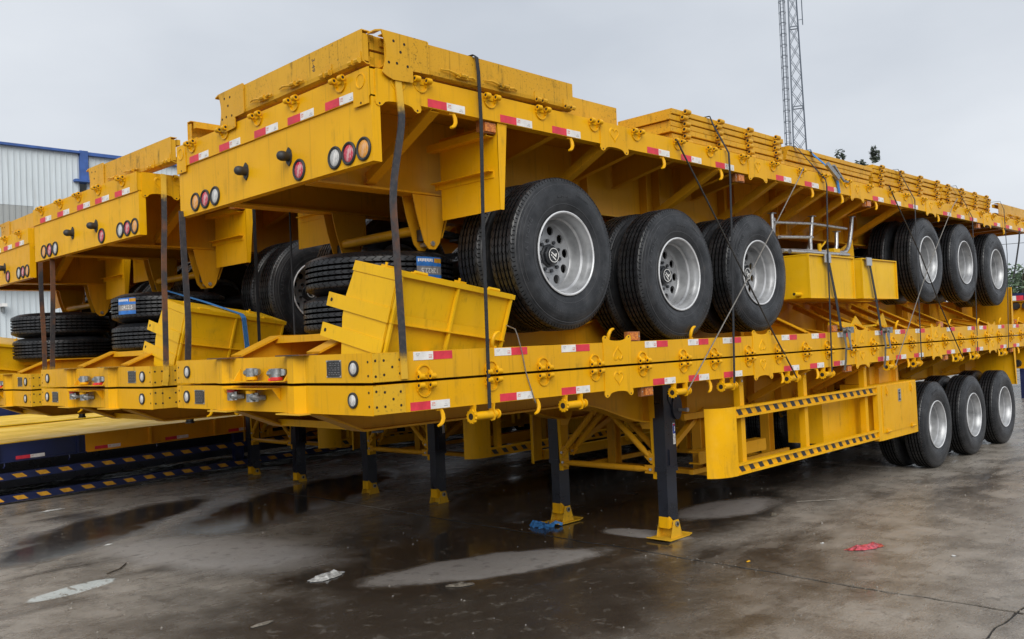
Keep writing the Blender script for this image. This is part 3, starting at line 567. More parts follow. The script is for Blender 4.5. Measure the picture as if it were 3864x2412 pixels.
def make_trailer(kind):
    root = empty('flatbed_trailer')
    ns_ = 0 if kind == 'A' else 1                       # which local side faces the camera
    ym = M['yellow'] if kind != 'B' else M['yellow_b']
    yk = 'yellow' if kind != 'B' else 'yellow_b'
    # side rails
    for s_ in (0, 1):
        b = MB()
        prof = [(0, ZR), (0.075, ZR), (0.075, ZR+0.009), (0.009, ZR+0.009), (0.009, D-0.009), (0.075, D-0.009), (0.075, D), (0, D)]
        if s_: prof = [(WT-y, z) for y, z in prof]
        b.prism(prof, 0, 0.006, LT-0.006); put('side_rail', b, yk, root)
    # front beam with the two boxed beam noses
    px = [(0.0, 0.0), (0.0, 0.69), (-0.05, 0.75), (-0.05, 0.82), (0.0, 0.88), (0.0, 1.62), (-0.05, 1.68), (-0.05, 1.75), (0.0, 1.81), (0.0, 2.5), (0.03, 2.5), (0.03, 0.0)]
    b = MB(); b.prism(px, 2, ZR-0.002, D-0.001); put('front_beam', b, yk, root)
    for yc in (0.785, 1.715):
        b = MB(); b.box(-0.075, 0.06, yc-0.13, yc+0.15, ZR-0.010, ZR-0.0025); put('corner_gusset', b, 'bar', root)
    for y0 in (0.0, WT):
        sg = -1 if y0 == 0 else 1; b = MB(); ya, yb = sorted((y0+sg*0.0004, y0+sg*0.005)); b.box(0.004, 0.235, ya, yb, ZR+0.002, D-0.003)
        b.mat(1)
        for hx, hz in ((0.025, .045), (0.025, .135), (0.085, .045), (0.085, .128), (0.145, .085), (0.20, .045), (0.20, .125)):
            ya, yb = sorted((y0+sg*0.004, y0+sg*0.0058)); b.cyl((hx, ya, ZR+hz), (hx, yb, ZR+hz), 0.0085, 8)
        put('corner_plate', b, ['yellow_grimy', 'hole'], root)
    for y0, yl in ((0.02, 0.045), (2.455, 2.48)):
        b = MB(); b.cyl((-0.001, (y0+yl)/2, ZR+0.05), (0.001, (y0+yl)/2, ZR+0.05), 0.008, 8); b.cyl((-0.001, (y0+yl)/2, ZR+0.13), (0.001, (y0+yl)/2, ZR+0.13), 0.008, 8); put('bolt_hole', b, 'hole', root)
    # rear beam
    b = MB(); b.prism([(LT-0.075, ZR), (LT, ZR), (LT, D), (LT-0.075, D), (LT-0.075, D-0.009), (LT-0.009, D-0.009), (LT-0.009, ZR+0.009), (LT-0.075, ZR+0.009)], 1, 0.0, WT); put('rear_beam', b, yk, root)
    # floor
    b = MB(); b.box(0.03, LT-0.075, 0.076, WT-0.076, D-0.008, D-0.002); put('floor_plate', b, 'yellow_frame', root)
    # main beams
    pf = [(0.03, ZR-0.004), (0.10, ZR-0.012), (0.42, D-0.315), (2.55, D-0.315)]
    for i in range(1, 9):
        t = i/8; e = t*t*(3-2*t); pf.append((2.55+1.05*t, D-0.315-0.23*e))
    pf += [(5.0, D-0.545), (LT-0.07, D-0.545)]
    for yc in BY:
        b = MB(); b.prism([(x, z) for x, z in pf]+[(LT-0.07, D-0.0095), (0.03, D-0.0095)], 1, yc-0.006, yc+0.006)
        b.ribbon([(x, yc, z-0.006) for x, z in pf[1:]], 0.15, 0.014, (0,1,0)); put('main_beam', b, 'yellow_frame', root)
    b = MB(); b.box(0.40, 0.46, BY[0]+0.02, BY[1]-0.02, D-0.318, D-0.270); put('nose_cross_bar', b, yk, root)
    b = MB(); b.box(0.47, 1.7, BY[0]+0.006, BY[1]-0.006, D-0.31, D-0.30); put('coupler_plate', b, 'yellow_frame', root)
    if kind == 'A':
        b = MB(); b.lathe([(0.09, 0), (0.09, 0.012), (0.045, 0.02), (0.037, 0.045), (0.037, 0.075), (0.045, 0.08), (0.045, 0.095), (0.0, 0.095)], 20)
        b.xf(Matrix.Rotation(-PI/2, 4, 'X')); b.xf(Matrix.Translation((0.95, 1.25, D-0.312))); put('king_pin', b, 'black', root, 40)
    for x in (1.2, 2.4, 4.0, 5.2, 6.4, 7.6, 8.8, 10.0, 11.2, 12.4, 13.0):
        b = MB(); b.box(x, x+0.008, BY[0]+0.007, BY[1]-0.007, D-0.27, D-0.01); b.box(x-0.03, x+0.04, BY[0]+0.007, BY[1]-0.007, D-0.278, D-0.27); put('cross_member', b, 'yellow_frame', root)
    # outriggers, braces, stiffeners on both sides
    for s_ in (0, 1):
        yy, rz = (0, 0) if s_ == 0 else (WT, PI)
        for x in OUTS:
            if kind == 'A' and 3.2 < x < 4.0: continue
            obj('outrigger', SH['out_deep' if x > 5.3 else 'out_shallow'], root, (x, yy, 0), (0,0,rz))
        for x in DIAG: obj('diagonal_brace', SH['brace'], root, (x, yy, 0), (0,0,rz))
        if s_ == ns_:
            for x in (3.95, 4.15, 5.2, 5.42, 6.0, 7.1, 7.3, 8.2, 8.4, 9.55, 9.75, 10.6, 12.0): obj('web_stiffener', SH['stiff'], root, (x, yy, 0), (0,0,rz))
    # small things along the visible side
    yy, rz, og = (0, 0, -1) if ns_ == 0 else (WT, PI, 1)
    hx = HX_C if kind == 'C' else HX_AB; tx = {'A': TX_A, 'B': TX_B, 'C': TX_C}[kind]; ht = HEART_C if kind == 'C' else HEART_AB
    for x in hx: obj('hinge_bracket', SH['hinge'], root, (x, yy, D), (0,0,rz))
    for x in tx: obj('reflective_tape', SH['tape'], root, (x, yy, ZR), (0,0,rz))
    for x in ht+[LT-0.21]:
        p = obj('heart_plate', SH['heart_plate'], root, (x, yy, D), (0,0,rz)); obj('heart_emblem', SH['heart'], p)
    hk = {'A': (.495,1.351,3.5,4.77,5.5,7.9,9.44,10.13,11.41,12.4), 'B': (1.0,2.2,3.3,7.64,9.425,10.578,11.568,12.5), 'C': [13.41-x for x in (.696,1.826,2.972,3.85,5.6,6.3,7.201,9.2,12.0)]}[kind]
    for x in hk: obj('rope_hook', SH['hook'], root, (x, yy, ZR), (0,0,rz))
    if kind == 'A':
        for x in (.87,1.745,3.08,3.815,5.0,5.755,7.39,8.21,9.715,10.39,11.68): obj('strap_winch', SH['winch'], root, (x, yy, ZR), (0,0,rz))
    mk = {'A': (2.66,6.31,9.28,12.2), 'B': (2.52,6.02,9.18,12.47), 'C': [13.41-x for x in (1.04,4.24,7.06,10.92)]}[kind]
    for x in mk: obj('marker_lamp', SH['marker'], root, (x, yy-og*0.035, ZR), (0,0,rz))
    # rear end
    for y in (.278,.797,1.257,1.725,2.234): obj('hinge_bracket', SH['hinge'], root, (LT, WT-y, D), (0,0,PI/2))
    for y in (.297,.732,1.161,1.664,2.139): obj('reflective_tape', SH['tape'], root, (LT, WT-y, ZR), (0,0,PI/2))
    for y in (0.075, WT-0.075):
        b = MB(); b.box(LT+0.0005, LT+0.006, y-0.075, y+0.075, ZR-0.045 if y > 1 else ZR-0.045, D-0.002); b.lathe
        k0 = len(b.v); b.lathe([(0.046, 0.0), (0.046, -0.004), (0.038, -0.004), (0.036, 0.0)], 20); b.xf(Matrix.Translation((LT+0.006, y, D-0.07)) @ Matrix.Rotation(PI/2, 4, 'Z'), k0)
        b.mat(1).cyl((LT+0.0055, y, ZR-0.03), (LT+0.0068, y, ZR-0.03), 0.008, 8); put('rear_corner_plate', b, [yk, 'hole'], root, 30)
    b = MB(); b.box(LT-0.020, LT-0.012, 0.0, WT, D-0.55, ZR-0.001); b.box(LT-0.075, LT-0.020, 0.0, WT, D-0.55, D-0.542)
    for y0 in (0.0, WT-0.008): b.box(LT-0.075, LT-0.020, y0, y0+0.008, D-0.542, ZR-0.001)
    put('rear_panel', b, yk, root)
    lx = LT-0.012; lz = D-0.470
    for y, mt in ((.085,'amber'),(.235,'red'),(.382,'white'),(1.925,'white'),(2.080,'red'),(2.237,'amber'),(.785,'red')):
        obj('tail_lamp', SH['lamp_'+mt], root, (lx, WT-y, lz+(0.004 if y != .785 else 0.0)), (0,0,PI/2))
    for y in (.90, 1.462): obj('number_plate_lamp', SH['cone_lamp'], root, (lx, WT-y, D-0.365), (0,0,PI/2))
    # mud guards behind the wheels
    for s_ in (0, 1):
        b = MB(); x = 12.30; y0, y1 = 0.012, 0.60
        b.prism([(y0, ZR-0.003), (y0+0.004, D-0.75), (y1, D-0.75), (y1, ZR-0.003)], 0, x-0.004, x+0.004)
        b.prism([(x-0.085, ZR-0.003), (x-0.030, D-0.75), (x+0.004, D-0.75), (x+0.004, ZR-0.003)], 1, y0, y0+0.006)
        b.box(x+0.004, x+0.055, 0.06, 0.66, D-0.49, D-0.484); b.box(x+0.004, x+0.010, 0.06, 0.66, D-0.53, D-0.49)
        b.box(x+0.004, x+0.075, 0.05, 0.66, D-0.262, D-0.256); b.box(x+0.069, x+0.075, 0.05, 0.66, D-0.256, D-0.215)
        if s_: b.v = [(vx, WT-vy, vz) for vx, vy, vz in b.v]
        put('mudguard', b, yk, root)
    # running gear
    ax = (8.84, 10.25, 11.66); azs = {'A': (.55, .55, .55), 'B': (.55, .535, .585), 'C': (.525, .475, .585)}[kind]
    if kind == 'C': ax = (13.41-4.50, 13.41-3.18, 13.41-1.765)
    for x, z in zip(ax, azs):
        for s_ in (0, 1):
            wh = empty('wheel', (x, 0.005 if s_ == 0 else WT-0.005, z), (0, random.uniform(-3, 3) if s_ != ns_ else (-0.12 if kind == 'C' else 1.0)*x, PI*s_), root)
            obj('tyre', SH['tyre'], wh); obj('tyre', SH['tyre'], wh, (0, 0.335, 0)); obj('rim', SH['rim'], wh); obj('inner_rim', SH['inner_rim'], wh); obj('hub', SH['hub'], wh); obj('brake_drum', SH['drum'], wh)
            if s_ == ns_: obj('sidewall_lettering', SH['letter'], wh)['kind'] = 'stuff'
        b = MB(); b.cyl((x, 0.5, z), (x, 2.0, z), 0.068, 14); put('axle', b, 'black', root, 40)
        for yc in BY:
            b = MB(); sg = 0.065
            for q in range(4):
                pts = [(x+0.60*t, yc, z+0.11+q*0.018+0.05*t*t) for t in [(-1+2*i/6)*(1-0.14*(3-q)) for i in range(7)]]; b.ribbon(pts, 0.09, 0.016, (0,1,0))
            b.box(x-0.09, x+0.09, yc-0.06, yc+0.06, z+0.05, z+0.20); put('leaf_spring', b, 'black', root)
    for x in (ax[0]-0.70, (ax[0]+ax[1])/2, (ax[1]+ax[2])/2, ax[2]+0.69):
        for yc in BY: obj('spring_hanger', SH['hanger'], root, (x, yc, D-0.559))
    b = MB(); x = ax[2]+0.74; b.cyl((x, BY[0]+0.06, D-0.80), (x, BY[1]-0.06, D-0.80), 0.036, 14); put('hanger_tube', b, 'yellow_frame', root, 40)
    # front fittings
    for y in (.185, 2.333): obj('front_lamp', SH['front_lamp'], root, (0, y, D-0.085), (0,0,-PI/2))
    obj('name_plate', SH['nameplate'], root, (0, 2.128, D-0.085), (0,0,-PI/2))
    b = MB(); b.prism([(-0.11, 1.02), (-0.11, 1.58), (-0.002, 1.66), (-0.002, 0.98)], 2, D-0.018, D-0.013)
    for y0, y1 in ((0.99, 1.0), (1.645, 1.655)): b.prism([(-0.002, D-0.018), (-0.06, D-0.018), (-0.002, D-0.10)], 1, y0, y1)
    put('coupling_bracket', b, yk, root)
    obj('air_coupling', SH['coup_red'], root, (-0.004, 1.46, D-0.072), (0,0,-PI/2-0.5), (1.2, 1.1, 1.15)); obj('air_coupling', SH['coup_yel'], root, (-0.004, 1.18, D-0.078), (0,0,-PI/2-0.3), (1.2, 1.1, 1.15))
    if kind == 'A': landing_gear(root); guards(root)
    return root

def landing_gear(root):
    for yc, og in ((0.57, -1), (1.86, 1)):
        g = empty('landing_leg', (3.63, yc, 0), (0,0,0), root)
        b = MB(); b.box(-0.085, 0.085, -0.062, 0.062, 0.60, 1.40); b.box(-0.089, 0.089, -0.066, 0.066, 0.60, 0.64); b.bar((-0.04, -0.064, 0.66), (-0.04, -0.064, 0.80), 0.018, 0.004); put('outer_tube', b, 'navy', g)
        b = MB(); b.box(-0.074, 0.074, -0.052, 0.052, 0.10, 0.60); put('inner_tube', b, 'navy', g)
        b = MB(); b.prism([(-0.0752, 0.10), (-0.0752, 0.21), (-0.05, 0.20), (0.02, 0.13), (0.0752, 0.10)], 1, -0.0535, -0.0522); b.box(-0.0765, -0.0742, -0.0525, 0.0525, 0.10, 0.20); put('paint_sleeve', b, 'yellow', g)
        b = MB(); b.box(-0.15, 0.15, -0.115, 0.115, 0.008, 0.018); b.bar((-0.19, 0, 0.024), (-0.145, 0, 0.013), 0.23, 0.009); b.bar((0.145, 0, 0.013), (0.19, 0, 0.024), 0.23, 0.009)
        for y0 in (-0.082, 0.074): b.prism([(-0.085, 0.018), (0.085, 0.018), (0.036, 0.17), (-0.036, 0.17)], 1, y0, y0+0.008)
        b.box(-0.004, 0.004, -0.074, 0.074, 0.018, 0.085)
        b.mat(1).cyl((0, -0.095, 0.135), (0, 0.095, 0.135), 0.024, 12); b.mat(2).cyl((0, -0.0965, 0.135), (0, -0.0945, 0.135), 0.015, 10); put('foot', b, ['yellow_grimy', 'steel', 'hole'], g, 40)
        b = MB(); gp = [(0.075*math.cos(a)+0.105, 0.075*math.sin(a)*1.5+1.17) for a in [2*PI*i/16 for i in range(16)]]
        b.prism(gp, 1, og*0.03-0.05, og*0.03+0.05); b.cyl((0.07, -0.07, 1.27), (0.07, 0.07, 1.27), 0.09, 14); put('gear_case', b, 'navy', g, 40)
        b = MB(); b.cyl((0.13, og*0.08, 1.145), (0.13, og*0.16, 1.145), 0.014, 8); b.cyl((0.13, og*0.15, 1.145), (0.13, og*0.175, 1.145), 0.02, 8); put('crank_shaft', b, 'silver', g, 40)
        b = MB(); s1 = -og*0.07; b.prism([(-0.085, 1.30), (0.085, 1.30), (0.05, 0.53), (-0.05, 0.53)], 1, s1-0.005, s1+0.005); b.prism([(-0.095, 1.36), (-0.085, 1.36), (-0.055, 0.53), (-0.065, 0.53)], 1, s1-0.03, s1+0.03)
        put('mounting_plate', b, 'yellow', g)
        b = MB(); b.prism([(s1, 1.29), (s1-og*0.20, 1.29), (s1-og*0.19, 1.10), (s1-og*0.12, 0.98), (s1, 0.98)], 0, -0.075, -0.067); put('wing_plate', b, 'yellow_frame', g)
        if og < 0:
            b = MB(); b.box(0.0395, 0.0735, -0.0635, -0.0622, 0.84, 1.03); b.mat(1).box(0.040, 0.073, -0.0640, -0.0634, 0.935, 1.025); b.mat(2).box(0.044, 0.069, -0.0645, -0.0639, 1.008, 1.022)
            b.mat(3)
            for q in range(7): b.box(0.043, 0.043+0.026*(0.5+0.5*((q*37) % 10)/10), -0.0642, -0.0634, 0.85+q*0.011, 0.855+q*0.011)
            b.mat(0).box(0.060, 0.070, -0.0646, -0.0639, 0.955, 1.0)
            put('instruction_label', b, ['print_white', 'print_blue', 'red_plastic', 'print_grey'], g)
    def link(p0, p1, name='leg_brace'):
        b = MB(); p0 = Vector(p0); p1 = Vector(p1); d = (p1-p0); l_ = d.length; d.normalize()
        b.bar(p0, p0+d*0.10, 0.010, 0.075, (0,0,1)); b.bar(p1-d*0.10, p1, 0.010, 0.075, (0,0,1))
        b.tube([p0+d*0.07, p0+d*0.15, p1-d*0.15, p1-d*0.07], [0.016, 0.029, 0.029, 0.016], 10)
        b.mat(1)
        for p in (p0+d*0.03, p1-d*0.03): b.cyl(p+Vector((-0.02,0,0)), p+Vector((0.02,0,0)), 0.013, 6)
        put(name, b, ['yellow_frame', 'bolt'], root, 40)
    for x in (3.56, 3.72):
        if x < 3.6: link((x, 0.655, 0.615), (x, 1.775, 0.615))
        link((x, 1.275, 1.185), (x, 1.775, 0.69)); link((x, 1.205, 1.185), (x, 0.655, 0.69))
    b = MB(); b.box(3.52, 3.535, 0.80, 1.70, 1.13, D-0.30); put('gear_cross_plate', b, 'yellow_frame', root)
    for y0, y1 in ((0.64, 0.75), (1.79, 1.75)): put('leg_stay', MB().bar((3.70, y0, 0.72), (4.55, y1, 1.08), 0.05, 0.05), 'yellow_frame', root)

def guards(root):
    for s_ in (0, 1):
        g = empty('side_guard', (0, 0 if s_ == 0 else WT, 0), (0,0,0), root); fl = 1 if s_ == 0 else -1
        def fy(b): 
            if s_: b.v = [(x, -y, z) for x, y, z in b.v]
            return b
        b = MB(); arc = [(4.0-0.29*math.sin(a), 0.05+0.17*(1-math.cos(a))) for a in [PI/2*i/8*0.92 for i in range(9)]]
        b.prism(arc+[(x+0.006, y+0.006) for x, y in arc[::-1]], 2, 0.545, 1.158); put('curved_end_plate', fy(b), 'yellow', g, 40)
        for z0 in (1.055, 0.548):
            b = MB(); b.prism([(0.045, z0), (0.10, z0), (0.10, z0+0.1), (0.045, z0+0.1), (0.045, z0+0.08), (0.065, z0+0.08), (0.065, z0+0.02), (0.045, z0+0.02)], 0, 4.003, 7.06); put('guard_rail', fy(b), 'yellow', g)
            for q in range(18):
                x = 4.02+q*0.168; b = MB(); b.prism([(x+0.05, z0+0.022), (x+0.125, z0+0.022), (x+0.075, z0+0.078), (x, z0+0.078)], 1, 0.0635, 0.0648); put('stripe', fy(b), 'stripe_black', g)
        for x in (4.20, 5.44, 6.90):
            b = MB(); b.box(x-0.035, x+0.035, 0.102, 0.165, 0.60, ZR+0.02); b.mat(1).cyl((x-0.005, 0.088, ZR-0.05), (x-0.005, 0.104, ZR-0.05), 0.012, 6); b.mat(0).box(x-0.025, x+0.02, 0.094, 0.1015, ZR-0.085, ZR-0.02); put('guard_post', fy(b), ['yellow', 'bolt'], g)
        b = MB(); b.box(7.065, 7.15, 0.044, 0.10, 0.52, 1.16); put('end_post', fy(b), 'yellow', g)
    # tool box at the near side
    t = empty('tool_box', (0,0,0), (0,0,0), root)
    b = MB(); b.box(7.155, 8.25, 0.052, 0.52, 0.515, 1.155); put('box_body', b, 'yellow', t)
    b = MB(); b.box(7.20, 8.215, 0.044, 0.0518, 0.60, 1.14); put('box_door', b, 'yellow', t)
    for x in (7.32, 8.06):
        b = MB(); b.box(x-0.045, x+0.045, 0.034, 0.0435, 0.595, 0.640); b.cyl((x-0.05, 0.030, 0.612), (x+0.05, 0.030, 0.612), 0.012, 8); put('door_hinge', b, 'yellow', t)
        b = MB(); b.box(x-0.02, x+0.02, 0.036, 0.0435, 1.04, 1.135); b.tube([(x, 0.036, 1.12), (x, 0.026, 1.07), (x, 0.034, 1.02)], 0.006, 6); put('toggle_latch', b, 'yellow', t)
    b = MB(); b.box(7.655, 7.735, 0.039, 0.0438, 0.93, 1.08); b.mat(1).box(7.668, 7.722, 0.0375, 0.039, 0.945, 1.068); b.mat(0).box(7.685, 7.715, 0.030, 0.0375, 0.965, 1.02); b.cyl((7.70, 0.028, 1.045), (7.70, 0.038, 1.045), 0.012, 8); put('door_lock', b, ['silver', 'plate'], t)
    b = MB(); b.box(7.25, 8.1, 0.20, 0.5, 1.157, 1.36); b.box(7.4, 7.44, 0.15, 0.2, 1.157, 1.33); b.box(7.9, 7.94, 0.15, 0.2, 1.157, 1.33); put('box_hanger', b, 'yellow_frame', t)
    # water tank and spare wheel carrier
    b = MB(); b.box(6.10, 7.05, 0.25, 0.66, 0.585, 1.03); put('water_tank', b, 'yellow', root)
    for x in (4.42, 5.75):
        b = MB()
        for y in (0.72, 1.78):
            b.box(x-0.05, x+0.05, y-0.004, y+0.004, 0.50, D-0.56); b.box(x-0.054, x-0.046, y-0.05, y+0.05, 0.50, D-0.56); b.box(x+0.046, x+0.054, y-0.05, y+0.05, 0.50, D-0.56)
        b.box(x-0.05, x+0.05, 0.62, 1.88, 0.455, 0.50)
        put('carrier_frame', b, 'yellow_frame', root)
    for q in ((4.1, 6.0, 0.60, 0.64, 0.50, 0.545), (4.1, 6.0, 1.86, 1.90, 0.50, 0.545), (4.0, 6.05, 0.60, 0.64, 1.02, 1.08)): put('carrier_rail', MB().box(*q), 'yellow_frame', root)
    b = MB(); b.prism([(0.10, 0.60), (0.22, 0.60), (0.22, 0.612), (0.112, 0.612), (0.112, 0.708), (0.22, 0.708), (0.22, 0.72), (0.10, 0.72)], 0, 4.1, 5.35); b.v = [(x, y+0.42, z) for x, y, z in b.v]; put('carrier_channel', b, 'yellow_frame', root)

TR = {}
A1 = make_trailer('A'); B1 = make_trailer('B'); C1 = make_trailer('C')
def place(a, b_, c, base, yaw_, coff):
    """base: world point of the stack's front right corner; coff: shift of the top trailer"""
    T = Matrix.Translation(base) @ Matrix.Rotation(yaw_, 4, 'Z')
    a.matrix_world = T
    b_.matrix_world = T @ Matrix.Translation((0, 2.5, 2*1.606)) @ Matrix.Rotation(PI, 4, 'X')
    c.matrix_world = T @ Matrix.Translation(coff) @ Matrix.Translation((13.41, 2.5, 3.447-D)) @ Matrix.Rotation(PI, 4, 'Z')
# in the stacks behind, leave out fittings that the stacks in front hide
BIG = ('side_rail','front_beam','rear_beam','floor_plate','main_beam','rear_panel','mudguard','wheel','axle','side_guard','landing_leg','leg_brace','water_tank','carrier_frame','king_pin','spring_hanger','diagonal_brace','outrigger','cross_member','hanger_tube','nose_cross_bar','coupler_plate')
def keepA(ch):
    nm = ch.name.split('.')[0]
    return ch.location.x < 2.2 or nm in BIG
def keepC(ch):
    nm = ch.name.split('.')[0]
    return ch.location.x > 11.2 or nm in BIG
A2, B2, C2 = copy_tree(A1, None, keepA), copy_tree(B1, None, keepA), copy_tree(C1, None, keepC)
A3, B3, C3 = copy_tree(A1, None, keepA), copy_tree(B1, None, keepA), copy_tree(C1, None, keepC)
for ch in C2.children:
    if ch.name.split('.')[0] in ('wheel', 'axle', 'leaf_spring'): ch.location.x -= 0.14
place(A1, B1, C1, (0,0,0), 0, (0,0,0))
place(A2, B2, C2, (0.087,3.162,-0.035), R(1.67), (0.02,0.345,0.03))
place(A3, B3, C3, (0.136,6.394,-0.075), R(-0.18), (-0.02,0.10,-0.05))
G = 'stacked yellow flatbed trailers'
tag(A1, 'bottom trailer of the nearest stack, upright on dark landing legs with a striped side guard', 'trailer', G)
tag(B1, 'upside-down trailer of the nearest stack, deck to deck on the bottom one, wheels up', 'trailer', G)
tag(C1, 'top trailer of the nearest stack, tail lamps towards the camera, sideboards piled on it', 'trailer', G)
tag(A2, 'bottom upright trailer of the middle stack, its nose left of the nearest stack', 'trailer', G)
tag(B2, 'upside-down trailer in the middle stack, carrying two spare tyres and a tilted box', 'trailer', G)
tag(C2, 'top trailer of the middle stack, tail lamps left of the nearest stack', 'trailer', G)
tag(A3, 'bottom upright trailer of the farthest stack, cut off by the left picture edge', 'trailer', G)
tag(B3, 'upside-down trailer in the farthest stack at the left picture edge', 'trailer', G)
tag(C3, 'top trailer of the farthest stack, its tail cut off by the left picture edge', 'trailer', G)

# ------------------------------------------------------------------ cargo on the top trailers
def sub(parent, name, b, mats, smooth=None): return put(name, b, mats, parent, smooth)
def panel(length, h, n_latch, label, group, lugs=True, end=True):
    """folded end-gate panel, face towards -Y, foot at z=0, left end at x=0"""
    t = empty('gate_panel')
    b = MB(); x0 = 0.0
    b.prism([(0, 0.035), (0.004, 0.012), (0.03, 0.0), (0.055, 0.0), (0.055, 0.008), (0.032, 0.008), (0.010, 0.018), (0.006, 0.04), (0.006, h-0.006), (0.06, h-0.006), (0.06, h), (0, h)], 0, x0, x0+length)
    b.prism([(0.006, 0.02), (0.05, 0.02), (0.05, h-0.02), (0.006, h-0.02)], 0, length-0.012, length-0.006)
    sub(t, 'panel_sheet', b, 'yellow_cargo')
    b = MB(); b.box(0.02, length-0.02, 0.062, 0.10, h-0.06, h-0.012); b.box(0.02, length-0.02, 0.062, 0.10, 0.01, 0.055); sub(t, 'back_frame', b, 'yellow_cargo')
    if end:
        b = MB(); z1 = h+0.012
        arc = [(-0.03+0.035*math.sin(PI*i/8), z1-(z1+0.045)*i/8) for i in range(9)]
        pl = arc+[(0.00, -0.062), (0.05, -0.078), (0.19, -0.072), (0.20, -0.066), (0.20, 0.0), (0.325, 0.004), (0.33, 0.012), (0.33, z1-0.006), (0.32, z1)]
        b.prism(pl, 1, -0.011, -0.003); b.prism([(-0.03, z1), (-0.075, z1-0.012), (-0.078, z1-0.022), (-0.03, z1-0.010)], 1, -0.011, 0.06)
        b.mat(1)
        for hx, hz in ((0.06, h-0.04), (0.14, h-0.045), (0.11, h*0.5), (0.02, 0.02), (0.08, 0.025), (0.16, 0.02)): b.cyl((hx, -0.0122, hz), (hx, -0.0105, hz), 0.009, 8)
        sub(t, 'end_plate', b, ['yellow_cargo', 'hole'])
    for q in range(n_latch):
        xx = 0.42+q*0.38; b = MB(); b.tube([(xx, -0.012, 0.055), (xx+0.06, -0.022, 0.056), (xx+0.13, -0.020, 0.046), (xx+0.16, -0.02, 0.036)], [0.004, 0.007, 0.008, 0.008], 6)
        b.box(xx+0.13, xx+0.23, -0.020, -0.004, 0.026, 0.060); b.cyl((xx+0.155, -0.022, 0.044), (xx+0.205, -0.022, 0.044), 0.014, 8); b.tube([(xx+0.22, -0.018, 0.040), (xx+0.26, -0.02, 0.046), (xx+0.29, -0.016, 0.038)], 0.008, 6)
        sub(t, 'toggle_latch', b, 'yellow_cargo', 40)
    if lugs:
        for xx in (length-0.36, length-0.06):
            b = MB(); b.box(xx-0.05, xx+0.05, -0.006, -0.001, 0.01, 0.07)
            for e in (-0.028, 0.034): b.cyl((xx+e-0.018, -0.018, 0.014), (xx+e+0.018, -0.018, 0.014), 0.017, 8); b.mat(1).cyl((xx+e-0.0192, -0.018, 0.014), (xx+e-0.0178, -0.018, 0.014), 0.009, 8); b.mat(0)
            sub(t, 'hinge_lug', b, ['yellow_cargo', 'hole'], 40)
    tag(t, label, 'gate panel', group); return t
GP = 'loose gate panels lying on the top trailers'
p = panel(1.69, 0.195, 2, 'long side gate panel with a holed end plate on the nearest top trailer, strapped down', GP); p.location = (0.17, -0.018, 3.468)
p = panel(1.70, 0.20, 2, 'cross-wise tail gate panel with a holed end plate above the nearest trailer\'s tail lamps', GP); p.location = (0.05, 1.74, 3.475); p.rotation_euler = (0, 0, -PI/2)
me = textmesh('3-49', 0.048, 'plate', 0.0003); vs, fs = mesh_parts(me); bpy.data.meshes.remove(me)
sub(p, 'handwritten_mark', MB().add([(1.19+v.y, -0.0006-v.z, 0.115-v.x) for v in vs], fs), 'plate')
p = panel(1.75, 0.17, 0, 'short gate panel half hidden behind the strapped side panel', GP, False, False); p.location = (0.80, 0.12, 3.46)
p = panel(1.9, 0.19, 0, 'gate panel with a curved end at the far left corner of the nearest top trailer', GP, False, True); p.location = (2.03, 2.46, 3.455); p.rotation_euler = (0, 0, PI)
p = panel(1.4, 0.20, 2, 'gate panel lying at the far right end of the nearest top trailer', GP, True, False); p.location = (12.05, 0.06, 3.475)
p = panel(1.7, 0.22, 2, 'gate panel standing on the tail of the middle top trailer', GP); p.location = (0.30, 4.95, 3.50); p.rotation_euler = (0, R(0), -PI/2+R(1.7))
p = panel(1.7, 0.19, 1, 'gate panel on the tail of the farthest top trailer at the left edge', GP); p.location = (0.35, 8.05, 3.37); p.rotation_euler = (0, 0, -PI/2)
b = MB(); b.prism([(0.0, 0.0), (0.06, 0.0), (0.06, 0.006), (0.006, 0.006), (0.006, 0.075), (0.06, 0.075), (0.06, 0.081), (0.0, 0.081)], 1, 0.10, 1.6); b.xf(Matrix.Translation((0.34, 0, 3.50)))
tag(put('steel_channel', b, 'yellow_cargo'), 'loose channel bar lying behind the tail gate panel on the nearest top trailer', 'channel bar')
for zz, lab in ((3.575, 'upper short channel bar between the two holed gate panels at the trailer corner'), (3.475, 'lower short channel bar between the two holed gate panels at the trailer corner')):
    tag(put('steel_channel', MB().box(0.12, 1.5, 0.06, 0.14, zz, zz+0.085), 'yellow_cargo'), lab, 'channel bar')

BT = 0.053
def board_mesh(Lb):
    b = MB(); w_ = 0.58
    b.prism([(0, 0.006), (0.004, 0.002), (w_-0.004, 0.002), (w_, 0.006), (w_, BT-0.009), (w_-0.004, BT-0.005), (0.004, BT-0.005), (0, BT-0.009)], 0, 0, Lb)
    for i in range(6): b.box(0.08+i*(Lb-0.16)/6, 0.06+(i+1)*(Lb-0.16)/6, 0.05, w_-0.05, BT-0.006, BT+0.001)
    return b.mesh('sideboard', 'yellow_cargo')
b = MB(); b.cyl((-0.034, -0.030, 0.034), (0.034, -0.030, 0.034), 0.022, 10); b.box(-0.026, 0.026, -0.028, 0.02, 0.016, 0.046); b.mat(1)
for e in (-1, 1): b.cyl((e*0.0335, -0.030, 0.034), (e*0.0348, -0.030, 0.034), 0.013, 8)
pin_me = b.mesh('hinge_barrel', ['yellow_cargo', 'hole'], 40)
ORD = ['lowest', 'second', 'third', 'fourth', 'fifth', 'topmost']
